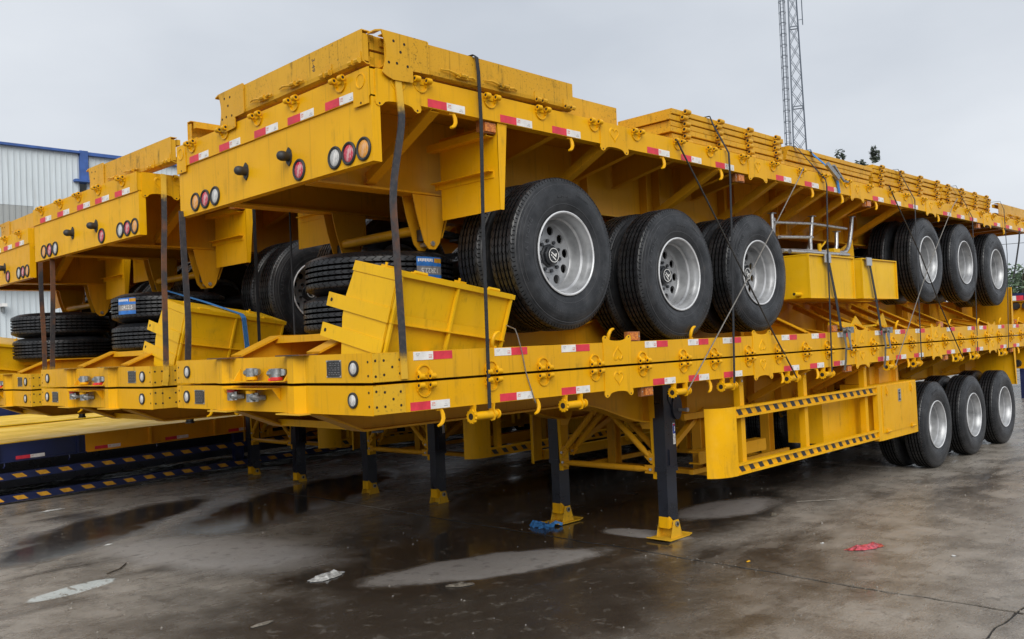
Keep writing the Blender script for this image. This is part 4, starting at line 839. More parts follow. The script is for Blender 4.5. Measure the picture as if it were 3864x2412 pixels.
piles = [(3.31, 1.98, 6, 0.135, True, 'in the tallest-looking pile, right of the gate panels'), (5.34, 2.03, 5, 0.125, False, 'in the plain pile under the blue strap'),
         (7.50, 2.20, 6, 0.13, True, 'in the pile right of the blue strap'), (9.79, 2.06, 6, 0.13, True, 'in the rightmost pile with hinge barrels')]
for x0, Lb, n, y0, pins, where in piles:
    me = board_mesh(Lb)
    for i in range(n):
        dx, dy = random.uniform(-0.03, 0.03), random.uniform(-0.012, 0.012)
        if not pins and i >= 3: dx += 0.05
        o = obj('sideboard', me, None, (x0+dx, y0+dy, 3.448+i*BT), (0, R(random.uniform(-0.12, 0.12)), R(random.uniform(-0.35, 0.35))))
        tag(o, '%s yellow sideboard %s' % (ORD[i] if i < n-1 else 'topmost', where), 'sideboard', 'sideboards piled on the nearest top trailer')
        if pins:
            for q in range(4): obj('hinge_barrel', pin_me, o, (0.19+q*(Lb-0.36)/3+random.uniform(-0.01, 0.01), 0, 0))

# ------------------------------------------------------------------ spare tyres
def sticker(t, ang, up=1, rad=0.5515, y0=0.075, y1=0.235, wd=0.235):
    b = MB(); n = 8
    def patch(a0, a1, ya, yb, r_, slot, m_=8):
        b.mat(slot); vs = []
        for i in range(m_+1):
            a = a0+(a1-a0)*i/m_; vs += [(r_*math.cos(a), ya, r_*math.sin(a)), (r_*math.cos(a), yb, r_*math.sin(a))]
        b.add(vs, [(2*i, 2*i+2, 2*i+3, 2*i+1) for i in range(m_)])
    h = wd/rad/2
    patch(ang-h, ang+h, y0, y1, rad, 0); patch(ang-h, ang+h, y0+0.035, y0+0.095, rad+0.0006, 1); patch(ang-h, ang-h*0.35, y0+0.12, y1-0.008, rad+0.0006, 2)
    me = textmesh('12R22.5', 0.05, 'print_white', 0.0); vs, fs = mesh_parts(me); bpy.data.meshes.remove(me)
    b.mat(3); b.add([((rad+0.0012)*math.cos(ang-up*v.x/rad), y0+0.065+up*v.y, (rad+0.0012)*math.sin(ang-up*v.x/rad)) for v in vs], fs)
    for q in range(9): patch(ang-h*0.22+q*h*0.13, ang-h*0.22+q*h*0.13+h*0.09, y0+0.125+0.004*(q % 2), y1-0.012, rad+0.0008, 3, 1)
    o = put('tyre_label', b, ['print_blue_b', 'print_grey', 'stripe_amber', 'print_white'], t); o['label'] = 'blue and grey paper tyre label reading 12R22.5'
M['print_blue_b'] = plain('label_blue', (0.03, 0.17, 0.55), 0.4)
def spare(x, y, z, label, st=None, up=1, tilt=0):
    t = obj('spare_tyre', SH['tyre'], None, (x, y, z), (PI/2+tilt, 0, random.uniform(0, 6) if st is None else 0))
    tag(t, label, 'tyre', 'spare tyres lying flat on the upside-down trailers')
    if st is not None: sticker(t, st, up)
    return t
spare(1.0, 1.25, 1.918, 'lower spare tyre lying flat behind the tilted box of the nearest stack')
spare(1.02, 1.24, 2.212, 'upper spare tyre lying flat behind the tilted box of the nearest stack', R(87), -1)
spare(0.98, 4.78, 1.885, 'lower spare tyre lying flat in the middle stack')
spare(0.99, 4.80, 2.185, 'upper spare tyre in the middle stack, with a bright blue label on its tread', R(160))
spare(0.88, 7.62, 1.845, 'lower spare tyre lying flat in the farthest stack at the left')
spare(0.87, 7.64, 2.140, 'upper spare tyre lying flat in the farthest stack at the left')

# ------------------------------------------------------------------ loose boxes
def tool_chest(label):
    """loose tool box: x along its length, y depth, z up; origin at near left top corner"""
    t = empty('loose_tool_box'); Lb, Wb, Hb = 0.98, 0.45, 0.60
    end = [(0, 0), (Wb, 0), (Wb+0.03, -0.22), (Wb+0.02, -0.36), (Wb-0.05, -Hb), (0.02, -Hb)]
    sub(t, 'box_body', MB().prism(end, 0, 0.004, Lb), 'yellow_box')
    b = MB(); b.prism([(-0.004, 0.006), (Wb+0.004, 0.006), (Wb+0.012, -0.055), (-0.004, -0.055)], 0, -0.004, 0.0035); sub(t, 'end_cap', b, 'yellow_box')
    b = MB(); b.prism([(0.012, -0.06), (Wb-0.002, -0.06), (Wb+0.026, -0.22), (Wb+0.016, -0.36), (Wb-0.055, -Hb+0.01), (0.02, -Hb+0.01)], 0, -0.002, 0.0035); sub(t, 'end_sheet', b, 'yellow_box')
    for z0 in (-0.27, -0.47):
        b = MB(); b.box(-0.012, -0.004, 0.0, Wb+0.20, z0-0.045, z0+0.045); b.mat(1).cyl((-0.0135, Wb+0.155, z0), (-0.0118, Wb+0.155, z0), 0.013, 8); sub(t, 'mounting_strap', b, ['yellow_box', 'hole'])
    b = MB(); b.box(0, Lb+0.01, -0.030, -0.001, -0.024, 0.008); sub(t, 'top_flange', b, 'yellow_box')
    b = MB(); b.box(0.0, Lb, -0.030, -0.001, -0.312, -0.306); b.box(0.0, Lb, -0.006, -0.001, -0.306, -0.255); sub(t, 'middle_angle', b, 'yellow_box')
    for x in (0.004, Lb*0.48, Lb-0.02):
        b = MB(); b.box(x, x+0.016, -0.024, -0.001, -Hb, -0.025); sub(t, 'upright', b, 'yellow_box')
    sub(t, 'lid', MB().box(0.0, Lb+0.012, 0.0, Wb+0.01, 0.0, 0.010), 'yellow_box')
    for x in (0.16, 0.80):
        b = MB(); b.cyl((x-0.05, -0.005, 0.016), (x+0.05, -0.005, 0.016), 0.011, 8); b.box(x-0.045, x+0.045, 0.0, 0.035, 0.010, 0.016); sub(t, 'lid_hinge', b, 'yellow_box')
        b = MB(); b.box(x-0.03, x+0.03, 0.30, 0.36, 0.010, 0.022); b.cyl((x-0.012, 0.33, 0.022), (x-0.012, 0.33, 0.04), 0.009, 6); sub(t, 'lid_catch', b, 'yellow_box')
    tag(t, label, 'tool box', 'tilted loose tool boxes'); return t
ex = Vector((0.935, 0.03, -0.127)).normalized(); ey = Vector((0.03, 0.47, 0.105)); ey = (ey-ex*ey.dot(ex)).normalized(); ez = ex.cross(ey)
def basis(o, p):
    m_ = Matrix((ex, ey, ez)).transposed().to_4x4(); m_.translation = p; o.matrix_world = m_
t = tool_chest('tilted yellow tool box leaning on two spare tyres in the nearest stack'); basis(t, (0.27, 0.05, 2.262))
t2 = copy_tree(t); t2['label'] = 'tilted yellow tool box under a blue strap in the middle stack'; basis(t2, (0.47, 3.30, 2.242)); 
t3 = copy_tree(t); t3['label'] = 'tilted yellow tool box at the left edge in the farthest stack'; basis(t3, (-0.25, 7.9, 2.15)); 
def crate(x0, x1, y0, y1, z0, z1, label, pipe=False):
    t = empty('steel_box', (x0, y0, z0)); X_, Y_, Z_ = x1-x0, y1-y0, z1-z0
    sub(t, 'box_body', MB().box(0.004, X_-0.004, 0.006, Y_, 0.004, Z_-0.012), 'yellow_box')
    b = MB(); b.box(0, X_, -0.014, Y_, Z_-0.012, Z_); sub(t, 'top_plate', b, 'yellow_box')
    b = MB(); b.box(0, X_, -0.014, 0.004, 0.0, 0.007); b.box(0, 0.007, -0.014, 0.004, 0.007, Z_-0.012); b.box(X_-0.007, X_, -0.014, 0.004, 0.007, Z_-0.012); sub(t, 'edge_flange', b, 'yellow_box')
    if pipe:
        b = MB(); b.cyl((-0.13, 0.10, 0.045), (0.01, 0.10, 0.045), 0.022, 10); b.mat(1).cyl((-0.1312, 0.10, 0.045), (-0.1295, 0.10, 0.045), 0.015, 10); sub(t, 'drain_pipe', b, ['yellow_box', 'hole'], 40)
    tag(t, label, 'box', 'steel boxes strapped between the wheels'); return t
crate(5.445, 6.51, 0.005, 0.62, 2.140, 2.592, 'larger yellow steel box right of the three big wheels, under the tube frame', True)
crate(6.72, 7.70, 0.005, 0.62, 2.145, 2.598, 'smaller yellow steel box left of the raised rear wheels')
# bent tube frame on the boxes
t = empty('tube_frame', (0, 0, 0))
def tb(pts, y=0.35, r_=0.021, name='tube'): sub(t, name, MB().tube([(x, y+(dy if len(q) > 2 else 0), z) for q in pts for x, z, dy in [(q[0], q[1], q[2] if len(q) > 2 else 0)]], r_, 10), 'silver', 50)
tb([(5.46, 3.05), (5.455, 2.62)], 0.38); tb([(5.46, 2.955), (6.31, 3.0)], 0.36, 0.017); tb([(6.31, 3.0), (7.2, 3.0)], 0.36, 0.017)
tb([(5.50, 2.80), (6.25, 2.84)], 0.33, 0.018)
tb([(6.33, 3.08), (6.29, 2.90), (6.24, 2.76), (6.17, 2.66)], 0.36); tb([(6.20, 2.84), (6.20, 2.62)], 0.33)
tb([(7.30, 3.14), (7.26, 2.98), (7.20, 2.83), (7.16, 2.77), (7.08, 2.715), (6.98, 2.70), (6.3, 2.685), (5.55, 2.66)], 0.33, 0.024)
tb([(6.80, 2.93), (6.785, 2.78), (6.76, 2.72)], 0.30); tb([(5.82, 3.05), (5.80, 2.9), (5.74, 2.62)], 0.55)
tb([(5.5, 2.64), (6.9, 2.66)], 0.22, 0.022)
for x, z, y in ((5.46, 3.05, 0.38), (6.33, 3.08, 0.36), (7.30, 3.14, 0.33), (6.80, 2.93, 0.30)): sub(t, 'cap_plate', MB().box(x-0.045, x+0.045, y-0.03, y+0.03, z, z+0.006), 'steel')
sub(t, 'clamp', MB().box(6.62, 6.78, 0.26, 0.36, 2.655, 2.73), 'yellow_box'); sub(t, 'clamp', MB().cyl((6.35, 0.3, 2.60), (6.35, 0.3, 2.77), 0.022, 8).tube([(6.38, 0.3, 2.73), (6.44, 0.3, 2.76), (6.5, 0.3, 2.80)], 0.010, 6), 'yellow_box')
tag(t, 'bare silver bent tube frame lying on top of the two steel boxes', 'tube frame')
t = empty('folded_bracket', (6.45, 0.16, 1.80))
sub(t, 'square_tube', MB().bar((-0.05, 0.03, 0.06), (0.38, 0.10, 0.03), 0.16, 0.075), 'yellow_box'); sub(t, 'base_plate', MB().bar((0.30, 0.10, 0.03), (1.15, 0.10, 0.05), 0.22, 0.02), 'yellow_box')
sub(t, 'gusset', MB().prism([(0.22, 0.0), (0.42, 0.16), (0.66, 0.0)], 1, 0.0, 0.012), 'yellow_box'); sub(t, 'gusset', MB().prism([(0.95, 0.02), (1.24, 0.19), (1.36, 0.02)], 1, 0.02, 0.032), 'yellow_box')
tag(t, 'loose yellow bracket with triangular gussets lying on the rail below the smaller steel box', 'bracket')
t = empty('support_bracket', (7.05, 0.45, 2.60)); sub(t, 'plate', MB().prism([(0.0, 0.0), (0.55, 0.0), (0.52, 0.30), (0.0, 0.10)], 1, 0, 0.012), 'yellow_box'); sub(t, 'foot_plate', MB().box(0, 0.62, -0.06, 0.08, -0.008, -0.001), 'yellow_box')
tag(t, 'yellow plate bracket standing behind the tube frame', 'bracket')

# ------------------------------------------------------------------ lashings
def smooth_path(pts, n=4):
    out = []; P = [Vector(p) for p in pts]
    for i in range(len(P)-1):
        p0, p1, p2, p3 = P[max(i-1, 0)], P[i], P[i+1], P[min(i+2, len(P)-1)]
        for q in range(n):
            t_ = q/n; out.append(0.5*((2*p1)+(p2-p0)*t_+(2*p0-5*p1+4*p2-p3)*t_*t_+(3*p1-p0-3*p2+p3)*t_**3))
    return out+[P[-1]]
LS = 'straps and wires lashing the nearest stack'
def lash(name, pts, label, mat_, wd=None, r_=0.008, group=LS, extra=None):
    b = MB()
    if wd: b.ribbon(pts, wd, 0.004)
    else: b.tube(pts, r_, 6)
    return tag(put(name, b, mat_, None, 50), label, 'strap' if wd else 'wire rope', group)
def strapY(pts, y=-0.04): return [(x, y, z) for x, z in pts]
lash('lashing_strap', [(0.86, 0.09, 3.672), (0.88, -0.03, 3.672)]+strapY([(0.895, 3.655), (0.905, 3.56), (0.91, 3.236), (0.886, 2.496), (0.885, 2.171), (0.878, 1.40)]), 'black strap hanging from the gate panel past the first big wheel to the first winch', 'strap', 0.028)
lash('lashing_strap', [(3.86, 0.4, 3.772), (3.89, 0.10, 3.77), (3.91, 0.085, 3.70)]+strapY([(3.945, 3.42), (3.949, 3.2), (3.919, 2.52), (3.844, 1.38)]), 'black strap running straight down in front of the third big wheel', 'strap', 0.028)
lash('lashing_strap', [(5.40, 0.3, 3.72), (5.50, 0.10, 3.71)]+strapY([(5.85, 3.38), (5.874, 3.32), (5.813, 2.603), (5.764, 1.378)]), 'black strap running down past the larger steel box', 'strap', 0.028)
lash('lashing_strap', [(8.1, 0.3, 3.772), (8.17, 0.09, 3.77)]+strapY([(8.313, 3.38), (8.261, 2.447), (8.238, 1.40)]), 'black strap in front of the first raised rear wheel', 'strap', 0.026)
lash('lashing_strap', [(10.2, 0.3, 3.772), (10.26, 0.09, 3.77)]+strapY([(10.453, 3.32), (10.406, 2.206), (10.347, 1.40)]), 'black strap in front of the second raised rear wheel', 'strap', 0.026)
lash('lashing_strap', [(11.9, 0.2, 3.682), (11.93, 0.0, 3.68)]+strapY([(11.95, 3.55), (11.984, 2.871), (11.768, 1.40)]), 'black strap in front of the last raised rear wheel', 'strap', 0.026)
lash('wire_rope', strapY([(3.131, 3.43), (3.199, 3.35), (3.477, 3.042), (4.071, 2.375), (4.588, 1.795), (5.0, 1.36)]), 'dark wire rope slanting down to the right across the third big wheel', 'cable', None, 0.008)
lash('wire_rope', strapY([(5.338, 3.44), (5.216, 3.313), (4.179, 2.339), (3.10, 1.37)], -0.055), 'pale wire rope slanting down to the left across the third big wheel', 'wire', None, 0.0055)
lash('wire_rope', strapY([(7.529, 3.477), (7.696, 3.317), (8.414, 2.69), (9.0, 2.05), (9.72, 1.37)]), 'dark wire rope slanting down to the right across the first raised rear wheel', 'cable', None, 0.008)
lash('wire_rope', strapY([(9.835, 3.531), (9.615, 3.397), (8.553, 2.508), (7.382, 1.367)], -0.055), 'pale wire rope slanting down to the left across the first raised rear wheel', 'wire', None, 0.0055)
lash('tie_wire', [(1.20, 0.10, 1.93), (1.16, -0.02, 1.90), (1.18, -0.02, 1.86), (1.22, -0.015, 1.75), (1.25, -0.012, 1.62), (1.31, -0.012, 1.46), (1.335, -0.012, 1.40)], 'thin tie wire from the tilted tool box to the second rail hook', 'wire', None, 0.004)
# blue ratchet strap on the plain pile
t = empty('ratchet_strap', (6.1, -0.01, 3.4)); 
sub(t, 'webbing', MB().ribbon([(-0.45, 0.40, 0.32), (-0.25, 0.115, 0.318), (-0.22, 0.105, 0.27), (-0.10, 0.03, 0.16)], 0.05, 0.004).ribbon([(0.05, -0.012, 0.04), (0.09, -0.010, -0.02), (0.12, -0.010, -0.125)], 0.05, 0.004), ['bluestrap'])
sub(t, 'ratchet', MB().bar((-0.10, 0.015, 0.17), (0.06, -0.035, 0.02), 0.055, 0.03, (0,-1,0)).bar((0.0, -0.02, 0.16), (0.19, -0.04, 0.0), 0.012, 0.02).bar((0.03, 0.01, 0.17), (0.22, -0.02, 0.01), 0.012, 0.02).cyl((0.17, -0.05, 0.0), (0.25, -0.05, 0.0), 0.012, 8), 'steel')
tag(t, 'blue ratchet strap over the plain sideboard pile on the nearest top trailer', 'strap', LS)
for i, (pts, label) in enumerate(((((5.83, 0.30, 2.66), (5.845, 0.02, 2.606), (5.847, -0.018, 2.59), (5.972, -0.025, 2.166), (6.06, -0.03, 1.80)), 'dark ratchet strap over the larger steel box'), (((6.55, 0.35, 2.68), (6.87, 0.02, 2.61), (6.884, -0.018, 2.594), (7.002, -0.025, 2.176), (7.09, -0.03, 1.78)), 'dark ratchet strap over the smaller steel box'))):
    t = empty('ratchet_strap', pts[-1]); P0 = Vector(pts[-1])
    sub(t, 'webbing', MB().ribbon([Vector(p)-P0 for p in pts], 0.05, 0.004), 'strap')
    sub(t, 'edge_protector', MB().box(-0.07, 0.07, -0.012, 0.0, -0.05, 0.04).xf(Matrix.Translation(Vector(pts[2])-P0+Vector((-0.02, -0.004, -0.03)))), 'silver')
    b = MB()
    for e in (0.0, 0.05): b.prism([(-0.03, 0.03), (0.02, 0.03), (0.045, -0.02), (0.035, -0.09), (0.06, -0.20), (0.03, -0.20), (-0.005, -0.10), (-0.03, -0.05)], 1, -0.03-e, -0.024-e)
    b.cyl((0.01, -0.09, 0.0), (0.01, -0.02, 0.0), 0.018, 10); b.cyl((0.045, -0.085, -0.20), (0.045, -0.015, -0.20), 0.010, 8); b.box(0.03, 0.10, -0.09, -0.03, -0.03, 0.035); sub(t, 'ratchet', b, 'steel', 40)
    sub(t, 'strap_tail', MB().ribbon([(0.02, -0.03, -0.19), (0.0, -0.03, -0.32), (-0.02, -0.02, -0.42)], 0.045, 0.004), 'leafbrown')
    tag(t, label+', its ratchet on the upper rail', 'strap', LS)
# flat steel bars welded between the top trailers and the ones below
FB = 'flat steel bars tying top trailers to the stacks below'
def flatbar(pts, label):
    b = MB(); b.ribbon(smooth_path(pts, 5), 0.046, 0.010, (1, 0, 0)); tag(put('flat_bar', b, 'bar'), label, 'steel bar', FB)
flatbar([(0.262, -0.016, 3.39), (0.268, -0.022, 3.27), (0.262, -0.03, 3.117), (0.185, -0.03, 2.731), (0.190, -0.03, 2.409), (0.213, -0.022, 1.914), (0.224, -0.014, 1.625)], 'bent rusty flat bar from the nearest top trailer\'s right corner to the rail below')
flatbar([(0.06, 2.455, 2.94), (0.05, 2.42, 2.607), (0.05, 2.385, 2.117), (0.05, 2.41, 1.79)], 'bent dark flat bar under the left tail corner of the nearest top trailer')
flatbar([(0.372, 3.458, 3.43), (0.34, 3.40, 3.0), (0.29, 3.32, 2.6), (0.21, 3.16, 1.77), (0.186, 3.143, 1.585)], 'rusty flat bar left of the nearest stack, tying the middle top trailer\'s right corner')
flatbar([(0.15, 5.655, 2.93), (0.15, 5.66, 2.6), (0.15, 5.72, 2.0), (0.15, 5.74, 1.74)], 'brown flat bar under the left tail corner of the middle top trailer')
flatbar([(0.30, 6.46, 3.25), (0.27, 6.41, 2.95), (0.262, 6.38, 2.55), (0.275, 6.375, 2.0), (0.268, 6.375, 1.60)], 'dark flat bar on the right corner of the farthest stack')
tag(put('blue_strap', MB().ribbon([(0.75, 4.35, 2.48), (0.85, 3.75, 2.33), (0.98, 3.29, 2.185), (0.99, 3.265, 2.15), (1.02, 3.26, 1.78)], 0.05, 0.004, (1, 0.2, 0)), 'bluestrap'), 'blue strap slanting over the tilted tool box of the middle stack', 'strap')
lash('lashing_strap', [(0.62, 1.82, 2.93), (0.63, 1.825, 1.93)], 'thin dark rod hanging behind the left tail of the nearest top trailer', 'strap', None, 0.008)
lash('lashing_strap', [(1.05, 3.13, 3.3), (1.05, 3.10, 1.4)], 'thin dark strap on the right side of the middle stack', 'strap', 0.03)

# ------------------------------------------------------------------ low trailer with yellow deck behind the stacks
t = empty('lowbed_trailer', (0.5, 8.75, 0.03), (0, R(-1.15), 0)); ZD = 0.775
X0, X1 = -7.0, 13.0
for i in range(5):
    for y0 in (0.0, 1.0, 2.0):
        xa = X0+i*4.0; sub(t, 'deck_plate', MB().box(xa+0.006, xa+3.994, y0+0.006, y0+0.994, ZD-0.01, ZD+random.uniform(0.0, 0.003)), 'checker')
sub(t, 'side_beam', MB().box(X0, 1.02, 0.0, 0.012, ZD-0.24, ZD-0.011).box(X0, 1.02, -0.05, 0.0, ZD-0.252, ZD-0.24), 'blue')
sub(t, 'side_beam', MB().box(1.024, X1, 0.0, 0.012, ZD-0.24, ZD-0.011).box(1.024, X1, -0.05, 0.0, ZD-0.252, ZD-0.24), 'orange')
sub(t, 'shade_block', MB().box(X0, X1, 0.7, 2.3, 0.10, ZD-0.02), 'navy')  # solid dark box added under the deck to block light from beyond
for i in range(16):
    x = X0+0.9+i*1.0
    if abs(x-1.02) > 0.1: sub(t, 'beam_rib', MB().box(x, x+0.03, -0.046, -0.0005, ZD-0.239, ZD-0.012), 'orange' if x > 1.02 else 'blue')
    if x < 4.5: obj('reflective_tape', SH['tape'], t, (x+0.42, -0.0005, ZD-0.235), (0,0,0), (1.15, 1, 0.9))
for z0 in (0.285, -0.005):
    g = empty('guard_bar', (0, 0.02, z0), (0,0,0), t)
    sub(g, 'bar', MB().box(X0, X1, 0.0, 0.05, 0.0, 0.095), 'blue')
    for i in range(70):
        x = X0+0.25+i*0.285; sub(g, 'stripe', MB().prism([(x+0.06, 0.02), (x+0.19, 0.02), (x+0.13, 0.075), (x, 0.075)], 1, -0.0015, -0.0002), 'stripe_amber')
for x in (-4.0, -0.35, 3.35, 6.6): sub(t, 'guard_post', MB().box(x-0.08, x-0.07, 0.072, 0.16, -0.005, ZD-0.25).box(x+0.07, x+0.08, 0.072, 0.16, -0.005, ZD-0.25).box(x-0.07, x+0.07, 0.11, 0.12, -0.005, ZD-0.25), 'blue')
for x in (0.0, 0.8, 2.0): sub(t, 'rope_hook', MB().tube([(x, -0.03, ZD-0.25), (x, -0.03, ZD-0.30), (x-0.02, -0.045, ZD-0.32)], 0.010, 6), 'blue')
tag(t, 'low blue trailer with a wet yellow checker-plate deck and striped guard bars, behind the stacks', 'trailer')
t = empty('lowbed_trailer', (-7.0, 11.9, 0.02), (0, R(-0.6), 0)); sub(t, 'side_beam', MB().box(0, 26, 0, 0.08, 0.50, 0.72), 'orange')
for q in range(13): sub(t, 'deck_plate', MB().box(q*2+0.005, q*2+1.995, 0.0, 2.9, 0.73, 0.745), 'checker'); sub(t, 'shade_block', MB().box(0, 26, 0.6, 2.4, 0.06, 0.72), 'navy'); sub(t, 'guard_bar', MB().box(0, 26, 0.02, 0.07, 0.12, 0.24), 'blue'); sub(t, 'guard_bar', MB().box(0, 26, 0.02, 0.07, 0.33, 0.43), 'blue')  # solid boxes under this deck likewise added to keep light out
for q in range(7): sub(t, 'guard_post', MB().box(0.6+q*4, 0.75+q*4, 0.08, 0.18, 0.12, 0.50), 'blue')
tag(t, 'second yellow-decked low trailer, parked just beyond the first one', 'trailer')
t = empty('lowbed_trailer', (-8.0, 15.4, 0)); sub(t, 'side_beam', MB().box(0, 24, 0, 0.08, 0.60, 1.05), 'blue'); sub(t, 'deck', MB().box(0, 24, 0.08, 2.9, 0.9, 1.03), 'blue'); sub(t, 'shade_block', MB().box(0, 24, 0.6, 2.4, 0.06, 0.9), 'navy')  # dark box below the deck is an added light block too
tag(t, 'dark blue low trailer farthest back, beyond the yellow decks', 'trailer')

# ------------------------------------------------------------------ factory building
t = empty('factory_building', (0, 45, 0))
def ribbed(x0, x1, z0, z1, y, mat_, name, pitch=0.28):
    b = MB(); b.box(x0, x1, y, y+0.2, z0, z1); x = x0+0.1
    while x < x1-0.05: b.box(x, x+0.035, y-0.05, y, z0, z1); x += pitch
    return sub(t, name, b, mat_)
ribbed(-45, 14.3, 10.0, 13.0, 0.0, 'wall', 'upper_wall'); ribbed(-45, 12.0, 7.3, 9.996, 0.012, 'wall_grey', 'skylight_strip'); ribbed(12.004, 14.3, 7.3, 9.996, 0.0, 'wall', 'wall_bay'); ribbed(-45, 14.3, 0, 7.296, 0.0, 'wall', 'lower_wall')
sub(t, 'roof_trim', MB().box(-45.2, 14.30, -0.25, 0.5, 13.0, 13.12), 'bluetrim'); sub(t, 'corner_trim', MB().box(14.303, 14.72, -0.20, 0.3, 11.6, 13.17), 'bluetrim')
sub(t, 'gutter_end', MB().box(14.0, 15.1, -0.35, 0.35, 11.47, 11.6), 'bluetrim'); ribbed(14.73, 30, 0, 12.95, 0.05, 'wall', 'side_wing_wall'); sub(t, 'wing_trim', MB().box(14.73, 30.2, -0.2, 0.6, 12.95, 13.12), 'bluetrim')
sub(t, 'roof', MB().prism([(0.5, 13.0), (25, 17.0), (25, 13.0)], 0, -45, 14.3), 'wall_grey'); sub(t, 'wing_block', MB().box(14.9, 30, 0.7, 25, 0, 12.7), 'wall_grey'); sub(t, 'wall_canopy', MB().box(6.0, 13.0, -0.7, 0.0, 6.0, 6.15), 'silver')
tag(t, 'pale sheet-metal factory building with blue roof trim behind the left stacks', 'building')
t = empty('security_camera', (10.4, 44.9, 4.8)); sub(t, 'camera_body', MB().box(-0.12, 0.12, -0.5, 0.0, 0.0, 0.16), 'white'); sub(t, 'wall_bracket', MB().box(-0.03, 0.03, -0.2, 0.05, -0.25, 0.0), 'steel')
tag(t, 'small white security camera on the factory wall at the left edge', 'camera')

# ------------------------------------------------------------------ lattice mast
t = empty('lattice_mast', (87.2, 40.0, 0), (0, 0, R(-64))); HT = 48.0
def hw(z): return 0.66+(21.7-z)*0.0150 if z < 21.7 else 0.66-(z-21.7)*0.0147
zs = [0.0]
while zs[-1] < HT: zs.append(zs[-1]+1.75)
crn = [(-1,-1),(1,-1),(1,1),(-1,1)]
for cx_, cy_ in crn: sub(t, 'mast_leg', MB().tube([(cx_*hw(z), cy_*hw(z), z) for z in (0, 12, 21.7, 30, 38, HT)], 0.075, 6), 'tower')
for i in range(len(zs)-1):
    b = MB(); z0, z1 = zs[i], zs[i+1]
    for q in range(4):
        a_, c_ = crn[q], crn[(q+1) % 4]
        b.bar((a_[0]*hw(z0), a_[1]*hw(z0), z0), (c_[0]*hw(z1), c_[1]*hw(z1), z1), 0.055, 0.055); b.bar((c_[0]*hw(z0), c_[1]*hw(z0), z0), (a_[0]*hw(z1), a_[1]*hw(z1), z1), 0.055, 0.055)
        if i % 5 == 0: b.bar((a_[0]*hw(z0), a_[1]*hw(z0), z0), (c_[0]*hw(z0), c_[1]*hw(z0), z0), 0.10, 0.10)
    sub(t, 'bracing_bay', b, 'tower')
b = MB()
lx_, ly_ = -1.30, 0.3
for dx in (-0.2, 0.2): b.tube([(lx_+dx, ly_, 0), (lx_+dx+0.25, ly_, HT)], 0.03, 5)
z = 0.3
while z < HT: b.bar((lx_-0.2+0.25*z/HT, ly_, z), (lx_+0.2+0.25*z/HT, ly_, z), 0.03, 0.03); z += 0.4
sub(t, 'ladder', b, 'tower')
b = MB(); z = 2.0
while z < HT:
    ox = lx_+0.25*z/HT; b.tube([(ox+0.36*math.cos(a), ly_-0.34+0.36*math.sin(a), z) for a in [PI*0.1+2*PI*0.8*i/10+PI*0.1+PI/2 for i in range(11)]], 0.032, 4); z += 1.2
for i in range(4):
    a = -PI*0.85+i*PI*0.23; b.tube([(lx_+0.36*math.cos(a), ly_-0.34+0.36*math.sin(a), 2), (lx_+0.25+0.36*math.cos(a), ly_-0.34+0.36*math.sin(a), HT)], 0.03, 4)
sub(t, 'safety_cage', b, 'tower'); sub(t, 'antenna', MB().tube([(0.95, -0.6, 35.0), (0.95, -0.6, 38.5)], 0.06, 6).bar((0.5, -0.5, 35.6), (0.95, -0.6, 35.6), 0.05, 0.05).bar((0.5, -0.5, 38.0), (0.95, -0.6, 38.0), 0.05, 0.05), 'tower')
tag(t, 'tall grey lattice mast with a caged ladder rising behind the trailers', 'mast')

# ------------------------------------------------------------------ trees
def leaf_cloud(rng, centre, rad, n, size):
    b = MB(); lobes = [(Vector((rng.gauss(0, .42), rng.gauss(0, .42), rng.gauss(0, .40))), rng.uniform(0.28, 0.5)) for _ in range(15)]
    for _ in range(n):
        c_, lr = rng.choice(lobes); v = Vector((rng.gauss(0, 1), rng.gauss(0, 1), rng.gauss(0, 1))).normalized()*lr*rng.random()**0.4; q = c_+v
        p_ = Vector((centre[0]+q.x*rad[0], centre[1]+q.y*rad[1], centre[2]+q.z*rad[2]))
        a = Vector((rng.gauss(0,1), rng.gauss(0,1), rng.gauss(0,.6))).normalized(); c2 = a.cross(Vector((rng.gauss(0,1), rng.gauss(0,1), rng.gauss(0,1)))).normalized(); sz = size*rng.uniform(0.6, 1.3)
        b.add([p_-a*sz, p_+c2*sz*0.45, p_+a*sz, p_-c2*sz*0.45], [(0,1,2,3)])
    return b
def tree(x, y, h, rad, label, mat_, seed, n=3500, size=0.16, name='broadleaf_tree'):
    rng = random.Random(seed); t = empty(name, (x, y, 0))
    b = MB(); b.tube([(0,0,0), (0.08,0.05,h*0.3), (-0.05,0.1,h*0.6), (0.05,0,h*0.9)], [h*0.022, h*0.018, h*0.011, h*0.003], 8)
    for i in range(8):
        a = rng.uniform(0, 2*PI); z0 = h*rng.uniform(0.3, 0.75); r_ = rad[0]*rng.uniform(0.5, 0.9); b.tube([(0,0,z0), (math.cos(a)*r_*0.5, math.sin(a)*r_*0.5, z0+h*0.07), (math.cos(a)*r_, math.sin(a)*r_, z0+h*0.16)], [h*0.008, h*0.005, h*0.002], 5)
    sub(t, 'trunk', b, 'bark'); sub(t, 'crown', leaf_cloud(rng, (0,0,h-rad[2]*0.95), rad, n, size), mat_)
    tag(t, label, 'tree', 'trees beyond the yard')
tree(61, 12.4, 5.9, (3.2, 3.2, 2.4), 'pale green bushy tree beyond the right end of the trailers', 'leaf', 1)
tree(66, 8.6, 6.2, (3.4, 3.4, 2.6), 'green bushy tree farthest right, cut by the picture edge', 'leaf', 2)
tree(63, 17.5, 6.0, (3.4, 3.4, 2.6), 'green bushy tree hidden mostly behind the raised rear wheels', 'leaf', 3)
